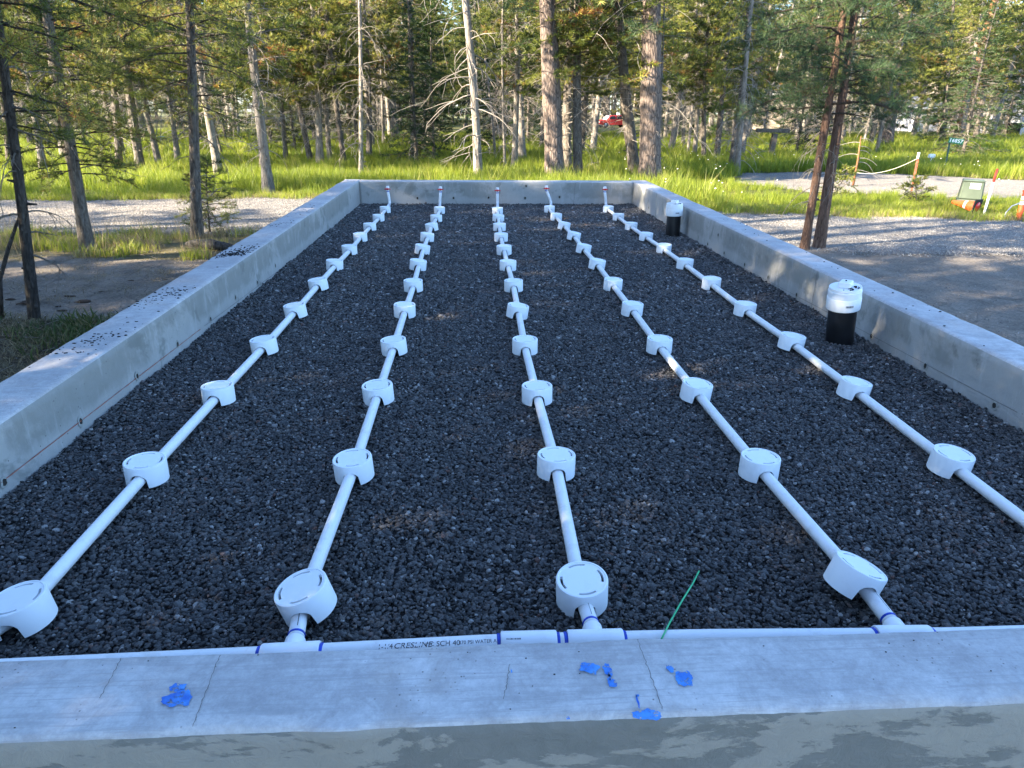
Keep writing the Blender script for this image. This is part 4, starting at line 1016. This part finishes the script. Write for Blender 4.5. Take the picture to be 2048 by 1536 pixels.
gm = [clump('grass_clump_%d' % i, M['grass'], 46, .40, .22, .011, .5, i, (0, .85)) for i in range(4)]+[clump('grass_clump_seed', M['grass'], 22, .62, .22, .007, .45, 9, (.6, 1))]
P_, S_, I_ = [], [], []
tot = 0
while tot < 19000:
    y = 12+rr.random()**1.5*45; x = rr.uniform(-.72*y-1.5, .98*y+2)
    if (8.3 < x < 10.6 and y < 13.0) or y < yhi(x)+.1 or (x > 6 and sd2(x, y) < 0.05) or inbasin(x, y, .1): continue
    edge = min(1.0, (y-yhi(x))/1.2) if y < yhi(x)+1.2 else 1.0
    if y > 28 and mnoise.noise(Vector((x*.12, y*.09, 4))) > .12 and rr.random() < .75: continue
    n1 = mnoise.noise(Vector((x*.6, y*.6, 2)))
    if n1 < -.2 and rr.random() < .75: continue
    s_ = (.45+.45*edge)*rr.uniform(.6, 1.25)*(1+.3*n1)*(1.0 if y < 30 else 1.25); wdt = 1.0 if y < 26 else 1.5
    if x > 5 and y < 19: s_ *= .42
    if x < 0: s_ *= .85
    P_.append((x, y, hgt(x, y))); S_.append((s_*wdt, s_*wdt, s_)); I_.append(4 if rr.random() < .1 else rr.randint(0, 3)); tot += 1
n = tot; scatter('tall_grass', P_, np.stack([rng.normal(0, .06, n), rng.normal(0, .06, n), rng.uniform(0, 6.28, n)], 1), S_, I_, gm, label='tall sunlit meadow grass beyond the driveway')
# island grass, dry stems at the edges
dm = [clump('dry_clump_%d' % i, M['drygrass'], 26, .14, .13, .005, 1.1, 20+i) for i in range(2)]+[clump('short_clump_%d' % i, M['grass'], 34, .17, .13, .006, .6, 30+i, (.3, 1)) for i in range(2)]+[clump('stem_clump', M['drygrass'], 5, .42, .10, .004, .3, 40, (.5, 1))]
P_, S_, I_ = [], [], []
def addc(x, y, k, s_): P_.append((x, y, hgt(x, y))); S_.append((s_, s_, s_)); I_.append(k)
for k in range(2600):
    x, y = rr.uniform(-11, -1.9), rr.uniform(7.8, 10.8)
    if zone(x, y) == 'island' or (sd1(x, y) < .0 and sd1(x, y) > -.5 and rr.random() < .3): 
        if mnoise.noise(Vector((x*1.2, y*1.2, 0))) > -.02: addc(x, y, rr.choice((0, 0, 2, 3, 0)), rr.uniform(.45, 1.15))
        if rr.random() < .1: addc(x, y, 4, rr.uniform(.7, 1.2))
for k in range(900):                                           # right of the basin: thin edge growth
    x = rr.uniform(2.3, 14); y = yhi(x)+rr.gauss(0, .22)
    addc(x, y, rr.choice((0, 2, 3)), rr.uniform(.6, 1.2))
for k in range(260):
    x = rr.uniform(2.25, 3.0)+abs(rr.gauss(0, .1)); y = rr.uniform(6.3, 12)
    if mnoise.noise(Vector((x, y*1.5, 0))) > 0: addc(x, y, rr.choice((2, 3, 0)), rr.uniform(.7, 1.3))
for k in range(500):
    x = rr.uniform(-12, -1.7); y = yhi(x)+rr.gauss(0, .18); addc(x, y, rr.choice((0, 2, 3)), rr.uniform(.6, 1.1))
for k in range(700):                                           # sunny yard edges
    x = rr.uniform(8, 22); y = rr.uniform(13, 24)
    if 0 < sd2(x, y) < .5: addc(x, y, rr.choice((0, 2, 3, 4)), rr.uniform(.7, 1.2))
for x, y in [(rr.gauss(9.3, 1.0), 12.78+abs(rr.gauss(0, .3))) for _ in range(420)]: addc(x, y, rr.choice((0, 2, 3, 3)), rr.uniform(.7, 1.3))
n = len(P_); scatter('short_grass', P_, np.stack([rng.normal(0, .1, n), rng.normal(0, .1, n), rng.uniform(0, 6.28, n)], 1), S_, I_, dm, label='short and dry grass along the driveway edges')
# litter and weeds at the left
wm = [clump('weed_clump_%d' % i, M['weed'], 34, .065, .13, .009, 1.5, 50+i) for i in range(3)]+[clump('needle_litter', M['drygrass'], 30, .025, .16, .004, 6, 60)]
P_, S_, I_ = [], [], []
for k in range(7500):
    x, y = rr.uniform(-8.5, -1.62), rr.uniform(1.5, 8.8)
    z_ = zone(x, y)
    if z_ != 'litter': 
        if rr.random() < .90: continue
        k_ = 3; addc(x, y, 3, rr.uniform(.5, 1.4)); continue
    addc(x, y, rr.choice((0, 1, 2, 3, 3, 3, 3)) if mnoise.noise(Vector((x*1.1, y*1.1, 2))) > -.05 else 3, rr.uniform(.6, 1.6))
n = len(P_); scatter('shade_weeds', P_, np.stack([rng.normal(0, .1, n), rng.normal(0, .1, n), rng.uniform(0, 6.28, n)], 1), S_, I_, wm, label='low weeds and needle litter beside the left wall')
# crushed stone on the driveway and scattered on the dirt
sm = stone_meshes(5, M['stone'], 1, 'driveway_stone'); P_, S_ = [], []
while len(P_) < 56000:
    x = rr.uniform(-12, 12); y = rr.uniform(7, 15.5)
    if inbasin(x, y, .02) or sd1(x, y) > .1+rr.random()*.15: continue
    if -2 < x < 2.4 and y > 9.2: continue
    s_ = rr.uniform(.005, .012); P_.append((x, y, hgt(x, y)+.016)); S_.append((s_, s_, s_))
for k in range(9000):
    x = rr.choice((rr.uniform(-8, -1.7), rr.uniform(2.3, 9))); y = rr.uniform(3, 9)
    s_ = rr.uniform(.003, .010); P_.append((x, y, hgt(x, y)+.003)); S_.append((s_, s_, s_))
n = len(P_); scatter('crushed_stone', P_, rng.uniform(0, 6.28, (n, 3)), S_, rng.integers(0, 5, n), sm, label='loose crushed stone of the driveway')
# clods and twigs on the dirt
cm = stone_meshes(3, simple('soil_clod', (0.05, 0.035, 0.025), .95, .1, .4, 8), 2, 'clod')
for i, (px, py, r_) in enumerate(((168, 606, .05), (140, 594, .035), (124, 622, .028), (117, 615, .018), (204, 585, .02), (262, 562, .02), (60, 610, .07), (345, 570, .02), (330, 560, .018), (22, 601, .03))):
    p = at(px, py, z=0); o = put('soil_clod', cm[i % 3]); o.location = (p.x, p.y, hgt(p.x, p.y)+r_*.12); o.scale = (r_*1.5, r_, r_*.55)
    lab = ['largest dark clod on the bare dirt left of the basin', 'flat dark clod upper left of the largest clod', 'dark clod below the flat clods near the slim dark pine', 'smallest clod beside the slim dark pine', 'single dark clod at the right part of the left dirt', 'small clod high on the left dirt near the wall', 'low mound of dark soil left of the slim dark pine', 'small clod close to the left wall on the dirt', 'second small clod close to the left wall', 'dark clod at the left edge under the bare stem'][i]
    tag(o, lab, 'clod', 'dark clods on the dirt')
mb = MB()
for k in range(520):
    if rr.random() < .8: x, y = rr.uniform(-6, -1.75), rr.uniform(3, 9.6)
    else: x, y = rr.uniform(2.4, 7), rr.uniform(4, 9)
    a = rr.uniform(0, 6.28); l_ = rr.uniform(.05, .35); z = hgt(x, y)+.008
    mb.tube(curl(rr, Vector((x, y, z)), Vector((math.cos(a), math.sin(a), .15)), l_, .05, 4, .3), .0028, 4, False)
tag(mb.obj('fallen_twigs', M['deadwood']), 'dry twigs and bark bits lying on the dirt', kind='stuff')
# charred log
a, b_ = at(372, 489, z=.05), at(470, 497, z=.05); mb = MB(); q = [a.lerp(b_, t)+Vector((0, .02*math.sin(t*7), .03*math.sin(t*3))) for t in np.linspace(0, 1, 12)]
mb.tube(q, [.03, .05, .06, .065, .06, .065, .07, .06, .06, .055, .05, .03], 10, jit=.12)
tag(mb.obj('charred_log', M['logbark']), 'dark charred log lying at the foot of the straight grey pine', 'log')
# small white flowers in the right grass
fm = MB(); fm.blob((0, 0, 0), 1, 1, (1, 1, .4), .3, 1); fmm = fm.mesh('white_flower', simple('white_petals', (.75, .75, .7), .8, .1))
P_ = []
for k in range(170):
    x, y = rr.uniform(3.5, 16), rr.uniform(13.5, 28)
    if y > yhi(x)+.3 and not (x > 6 and sd2(x, y) < .2): P_.append((x, y, rr.uniform(.2, .5)))
n = len(P_); scatter('white_flowers', P_, np.zeros((n, 3)), np.full((n, 3), .022)*rng.uniform(.5, 1.2, (n, 1)), [0]*n, [fmm], label='tiny white flowers in the right grass')

# ------------------------------------------------------------------ things by the right-hand drive
M['ped'] = simple('grey_green_enamel', (0.10, 0.125, 0.085), .5, .3, .08, 6)
M['sticker'] = simple('white_sticker', (.75, .72, .72), .5, .3, .04); M['stickred'] = simple('faded_red_print', (.55, .2, .2), .6, .2)
M['orange'] = simple('orange_plastic', (.72, .085, .02), .45, .4, .1, 20); M['redp'] = simple('bright_red_plastic', (.75, .012, .015), .4, .4)
M['reflect'] = simple('white_reflective_band', (.8, .8, .78), .35, .5, .05); M['rust'] = simple('rusty_red_steel', (.26, .07, .04), .8, .3, .45, 30)
M['whitep'] = simple('white_paint', (.78, .78, .74), .5, .3, .1, 12); M['redpaint'] = simple('red_paint', (.5, .05, .03), .5, .3, .15, 20)
M['blackrub'] = simple('black_rubber', (.02, .02, .02), .8, .2); M['signgreen'] = simple('green_reflective_sheet', (0.004, .15, .055), .35, .5, .06, 8)
M['postgreen'] = simple('dark_green_post', (.015, .06, .04), .5, .4, .3, 20); M['greycable'] = simple('grey_cable', (.4, .42, .44), .5, .4)
p = at(1932, 421, z=0); t = empty('utility_pedestal', (p.x, p.y, 0), (R(0), R(1), R(-30)), label='grey-green utility pedestal with a white sticker in the grass strip', cat='utility box')
mb = MB(); mb.box((0, 0, .085), (.40, .34, .19), None, .97, .008); mb.obj('base', M['ped'], t)
mb = MB(); mb.box((0, 0, .20), (.405, .345, .035), None, 1.0, .006); mb.obj('band', M['ped'], t)
mb = MB(); mb.box((0, 0, .385), (.385, .325, .335), None, .93, .022); mb.obj('cover', M['ped'], t)
mb = MB(); mb.box((0, 0, .562), (.372, .318, .03), None, .94, .010); mb.obj('lid', M['ped'], t)
mb = MB(); mb.box((.03, -.1575, .47), (.17, .003, .10), Matrix.Rotation(R(-2.5), 3, 'X')); st = mb.obj('sticker', M['sticker'], t)
mb = MB(); mb.box((.03, -.1603, .50), (.15, .002, .022), Matrix.Rotation(R(-2.5), 3, 'X'))
for k in range(3): mb.box((.03, -.1605+.0008*k, .478-.012*k), (.13, .0016, .004), Matrix.Rotation(R(-2.5), 3, 'X'))
mb.obj('sticker_print', M['stickred'], st)
# fallen cone
p = at(1930, 427, z=0); t = empty('traffic_cone', (p.x+.14, p.y-.05, .125), (0, R(-83), R(-60)), label='orange traffic cone lying on its side before the pedestal', cat='traffic cone')
mb = MB(); mb.lathe([(.108, .0), (.104, .02), (.030, .43), (.022, .435), (.018, .42), (.085, .012)], 28, cap=False); mb.obj('cone_body', M['orange'], t, 50)
mb = MB(); mb.lathe([(.0795, .155), (.0805, .157), (.0640, .235), (.063, .235)], 28, cap=False); mb.obj('band', M['reflect'], t)
mb = MB(); mb.box((0, 0, -.012), (.29, .29, .028), None, .96, .008); mb.obj('base', M['blackrub'], t)
mb = MB(); mb.lathe([(.094, -.0275), (.094, -.0285), (.002, -.0285)], 28); mb.obj('underside', M['redp'], t)
# leaning marker pole
a, b_ = at(1966, 432, z=0), at(1995, 338, y=12.45); t = empty('marker_pole', (0, 0, 0), label='white marker pole with red top, leaning right beside the cone', cat='marker pole')
MB().tube([a-Vector((0, 0, .1)), a.lerp(b_, .72)], .021, 10).obj('pole', M['whitep'], t); MB().tube([a.lerp(b_, .721), b_], [.0215, .0195], 10).obj('red_top', M['redpaint'], t)
# delineator
p = at(2036, 441, z=0); t = empty('delineator_post', (p.x, p.y, 0), label='orange tube delineator with white bands at the right edge', cat='delineator')
mb = MB(); mb.lathe([(.042, -.02), (.042, .475), (.040, .48)], 24); mb.obj('tube', M['orange'], t, 40)
for z in (.30, .385): mb = MB(); mb.lathe([(.0425, z-.03), (.0437, z-.029), (.0437, z+.029), (.0425, z+.03)], 24, cap=False); mb.obj('band', M['reflect'], t, 40)
mb = MB(); mb.lathe([(.040, .48), (.050, .485), (.051, .515), (.030, .52), (.026, .53), (.034, .54), (.040, .56), (.034, .58), (.015, .588)], 24); mb.obj('cap', M['orange'], t, 40)
q = [at(2008, 440, z=.0), at(2012, 425, y=11.6), at(2024, 412, y=11.55), at(2040, 406, y=11.55), at(2070, 402, y=11.6), at(2110, 420, y=11.6)]; q[0].z = 0; q[-1].z = .0
tag(MB().tube(q, .010, 8).obj('grey_cable', M['greycable']), 'bent grey cable arching past the orange delineator', 'cable')
# rope posts
a, b_ = at(1821, 393, z=0), at(1838, 305, y=15.55); t = empty('rope_post', label='rusty red steel post with white top holding a rope', cat='post')
mb = MB(); d = b_-a; e = a.lerp(b_, .86)
mb.box(a.lerp(e, .5), (.045, .008, (e-a).length+.1), d.to_track_quat('Z', 'Y').to_matrix()); mb.box(a.lerp(e, .5)+Vector((0, .014, 0)), (.008, .028, (e-a).length+.1), d.to_track_quat('Z', 'Y').to_matrix())
for k in range(9): mb.box(a.lerp(e, .15+.09*k)+Vector((0, -.008, 0)), (.012, .01, .02), None)
mb.obj('steel_post', M['rust'], t); MB().tube([e, b_], .026, 10).obj('white_cap', M['whitep'], t)
c, d_ = at(1706, 371, z=0), at(1722, 272, y=0.01+at(1706, 371, z=0).y); mb = MB(); t2 = empty('dead_sapling', label='thin reddish dead sapling with bare side twigs, tied to the rope', cat='dead sapling')
mb.tube([c, c.lerp(d_, .5)+Vector((.02, 0, 0)), d_], [.03, .024, .012], 8); mb.obj('stem', M['bark_orange'], t2); mb = MB()
for k in range(11):
    p = c.lerp(d_, .15+.08*k); mb.tube(curl(rr, p, Vector((1 if k % 3 else -1, rr.uniform(-.5, .5), .25)), rr.uniform(.5, .95), .35, 6, .2), [.009, .008, .007, .006, .005, .004, .003], 4, False)
mb.obj('twigs', M['deadwood'], t2)
r0_, r1_ = at(1833, 318, y=15.5), at(1712, 345, y=c.y)
q = [r0_.lerp(r1_, s_)+Vector((0, 0, -.26*4*s_*(1-s_)*.5)) for s_ in np.linspace(0, 1, 14)]
tag(MB().tube(q, .0055, 6).obj('barrier_rope', M['twine']), 'pale rope sagging from the rusty post to the dead sapling', 'rope')
# house number sign
a, b_ = at(1888, 346, z=0), at(1900, 283, y=22.2); t = empty('house_number_sign', label='small green sign with white number 16857 on a leaning dark post', cat='sign')
d = (b_-a).normalized(); mb = MB(); mb.box(a.lerp(b_, .5), (.05, .02, (b_-a).length+.1), d.to_track_quat('Z', 'Y').to_matrix()); mb.obj('post', M['postgreen'], t)
c = at(1912, 282, y=22.1); rotm = Matrix.Rotation(R(-14), 3, 'Z') @ Matrix.Rotation(R(7), 3, 'Y')
mb = MB(); mb.box(c, (.44, .012, .165), rotm, 1, .004); pl = mb.obj('plate', M['signgreen'], t)
Vt, Ft = text_verts('16857', .15, bold=.003, space=1.12); mx_ = max(v.x for v in Vt); mb = MB(); mb.smooth = False
for v in Vt: mb.v.append(tuple(c+rotm @ Vector(((v.x-mx_/2)*.98, -.0095, v.z+v.y))))
for f in Ft: mb.face(f)
mb.obj('number', M['reflect'], pl)
# white cleanout pipe in the grass
p = at(1858, 336, z=0); t = empty('white_riser_box', (p.x, p.y, 0), label='small white utility box half hidden in the grass behind the rope post', cat='utility box')
mb = MB(); mb.box((0, 0, .2), (.05, .05, .4), None); mb.obj('stem', M['whitep'], t); mb = MB(); mb.box((0, 0, .40), (.21, .14, .13), None, .96, .02); mb.obj('box', M['whitep'], t)
# wooden post with crossbeam
p = at(1538, 326, z=0); t = empty('crossbeam_post', (p.x, p.y, 0), (0, R(4), 0), label='weathered wooden post with a broad crossbeam in the grass', cat='wooden post')
mb = MB(); mb.box((0, 0, .5), (.20, .18, 1.1), None, .92, .012); mb.obj('post', M['bark_dark'], t); mb = MB(); mb.box((-.1, 0, 1.14), (1.25, .16, .14), Matrix.Rotation(R(-3), 3, 'Y'), 1, .012); mb.obj('crossbeam', M['bark_dark'], t)
# weed bush beside the rope post
bm_ = make_pine('weed_bush', 90, H=.55, r0=.012, crown=(.03, .55), cr=.45, nb=34, K=10, nl=.05, nw=.012, trunk_mat='bark_dark', dead=(.05, .5, 8), dead_len=.4, twigs=8, leaf='needle', sway=.05, upsweep=.9)
p = at(1832, 412, z=0); plant(bm_, 'bush', tuple(p), 0, .9, (0, 0), 'scruffy green bush at the foot of the rusty rope post', 'bush')
p = at(1672, 395, z=0); plant(bm_, 'bush', (p.x, p.y, 0), 2, 1.0, (0, 0), 'low pale bush right of the leaning reddish pine', 'bush')
# ------------------------------------------------------------------ buildings, car, tub
M['siding'] = simple('white_siding', (.5, .51, .54), .6, .3, .05, 3); M['roof'] = simple('grey_shingles', (.13, .135, .15), .9, .2, .3, 5); M['glass'] = simple('dark_window_glass', (.02, .025, .03), .1, .6)
M['tan'] = simple('tan_siding', (.5, .42, .33), .7, .2, .08, 3)
def house(x, y, w_, d_, h, rise, rz, label, wall='siding', wins=(), door=None, boards=12):
    t = empty('house', (x, y, 0), (0, 0, rz), label=label, cat='house')
    mb = MB(); mb.box((0, 0, h/2), (w_, d_, h)); wo = mb.obj('wall', M[wall], t)
    bd = MB()
    for k in range(boards): bd.box((0, -d_/2-.012, h*(k+.5)/boards), (w_, .02, h/boards-.03))
    o = bd.obj('siding_boards', M[wall], t); o['kind'] = 'stuff'
    mb = MB(); mb.smooth = False; e = .5; hw, hd = w_/2+e, d_/2+e
    mb.v += [(-hw, -hd, h), (hw, -hd, h), (hw, hd, h), (-hw, hd, h), (-hw, 0, h+rise), (hw, 0, h+rise), (-hw, -hd, h-.15), (hw, -hd, h-.15), (hw, hd, h-.15), (-hw, hd, h-.15)]
    for f in ((0, 1, 5, 4), (2, 3, 4, 5), (1, 2, 5), (3, 0, 4), (6, 9, 8, 7)): mb.face(f)
    mb.obj('roof', M['roof'], t)
    mb = MB(); mb.box((0, -hd-.02, h-.08), (w_+2*e, .04, .2)); mb.obj('fascia', M['whitep'], t)
    for wx, ww in wins:
        f = MB().box((wx, -d_/2-.04, h*.58), (ww+.16, .06, 1.16)).obj('window', M['whitep'], t); MB().box((wx, -d_/2-.075, h*.58), (ww, .02, 1.0)).obj('pane', M['glass'], f)
    if door: f = MB().box((door, -d_/2-.04, 1.05), (.95, .06, 2.1)).obj('door', M['tan'], t)
    return t
def hs(px, y): p = at(px, 300, y=y); return p.x
house(hs(2120, 68)+3, 70, 15, 9, 3.4, 3.0, R(-12), 'white house with grey roof at the right edge behind the trees', wins=((-5, 1.4), (0, 1.6)), door=-2.6)
house(hs(1868, 80), 84, 4.2, 6, 2.6, 1.2, R(-6), 'low white building seen between trunks behind the sign', wins=((1.0, 2.2),))
house(hs(1572, 82), 88, 4.2, 4, 4.0, 1.0, R(-5), 'narrow tan and white shed left of the leaning reddish pine', 'tan', boards=14)
p = at(2016, 262, z=0); mb = MB(); mb.box((0, 0, .55), (.75, .7, 1.1), None, 1.1, .05); mb.box((0, 0, 1.14), (.85, .8, .10), None, .95, .03)
q = Vector((hs(2016, 60), 60, 0)); o = mb.obj('rubbish_bin', M['blackrub']); o.location = q; tag(o, 'dark wheeled rubbish bin in front of the white house', 'bin')
# red car far away
def car(x, y, rz, s_, col, label):
    t = empty('parked_car', (x, y, 0), (0, 0, rz), label=label, cat='car'); t.scale = (s_, s_, s_); L_, W_ = 4.4, 1.75
    mb = MB(); prof = [(-2.2, .35), (-2.2, .78), (-2.05, .88), (-1.2, .95), (1.3, .98), (2.1, .9), (2.2, .7), (2.2, .35)]; n = len(prof)
    for yy, k in ((-W_/2, 1), (-W_/2+.05, 1.0), (W_/2-.05, 1.0), (W_/2, 1)):
        for a, z in prof: mb.v.append((a, yy, z if abs(yy) < W_/2-.01 else z*.985))
    for i in range(3):
        for k in range(n): mb.face((i*n+k, i*n+(k+1) % n, (i+1)*n+(k+1) % n, (i+1)*n+k))
    mb.face(range(n)); mb.face(range(4*n-1, 3*n-1, -1)); mb.obj('body', col, t, 30)
    mb = MB(); cab = [(-1.35, .94), (-.75, 1.42), (.85, 1.45), (1.75, .97)]; b0 = 0
    for yy, ins in ((-W_/2+.03, 0), (W_/2-.03, 0)):
        for a, z in cab: mb.v.append((a, yy*(.86 if z > 1.2 else 1), z))
    for k in range(4): mb.face((k, (k+1) % 4, 4+(k+1) % 4, 4+k))
    mb.face((3, 2, 1, 0)); mb.face((4, 5, 6, 7)); mb.smooth = False; mb.obj('cabin', col, t)
    for yy in (-1, 1):
        for a0, a1 in ((-1.05, -.1), (.0, .8), (.9, 1.4)):
            w0 = MB(); w0.smooth = False; yb, yt = yy*(W_/2-.02), yy*(W_/2*.885)
            w0.v += [(a0, yb, 1.0), (a1, yb, 1.0), (min(a1, 1.2)-.05, yt, 1.36), (max(a0, -.72)+.02, yt, 1.36)]; w0.face((0, 1, 2, 3)); w0.obj('window', M['glass'], t)
    w0 = MB(); w0.v += [(-1.33, -.78, .97), (-1.33, .78, .97), (-.80, .66, 1.40), (-.80, -.66, 1.40)]; w0.face((0, 1, 2, 3)); w0.obj('windscreen', M['reflect'], t)
    for a in (-1.4, 1.35):
        for yy in (-1, 1):
            w0 = MB(); w0.tube([(a, yy*(W_/2-.2), .32), (a, yy*(W_/2+.01), .32)], .32, 20); wh = w0.obj('wheel', M['blackrub'], t); w0 = MB(); w0.tube([(a, yy*(W_/2+.011), .32), (a, yy*(W_/2+.02), .32)], .19, 14); w0.obj('rim', M['greycable'], wh)
    for yy in (-.6, .6): MB().box((-2.2, yy, .68), (.04, .3, .14), None).obj('headlight', M['reflect'], t)
    return t
q = at(1222, 252, z=0); car(hs(1224, 92), 92, R(12), 1.0, simple('red_car_paint', (.45, .03, .03), .25, .6), 'red car parked far away between the trunks at mid-picture')
q = at(332, 283, z=0); mb = MB(); mb.lathe([(.28, 0), (.36, .25), (.38, .25), (.38, .28), (.34, .28), (.27, .04)], 20); o = mb.obj('blue_tub', simple('blue_tub_plastic', (.10, .30, .65), .5, .4)); o.location = (q.x, q.y, 0); tag(o, 'blue plastic tub lying in the far grass at the left', 'tub')
q = at(346, 284, z=0); mb = MB(); mb.blob((0, 0, .15), .42, 2, (1.3, .8, .55), .5, 4); o = mb.obj('dark_tarp_heap', M['crumb']); o.location = (q.x, q.y, 0); tag(o, 'dark heap beside the blue tub in the far grass', 'heap')
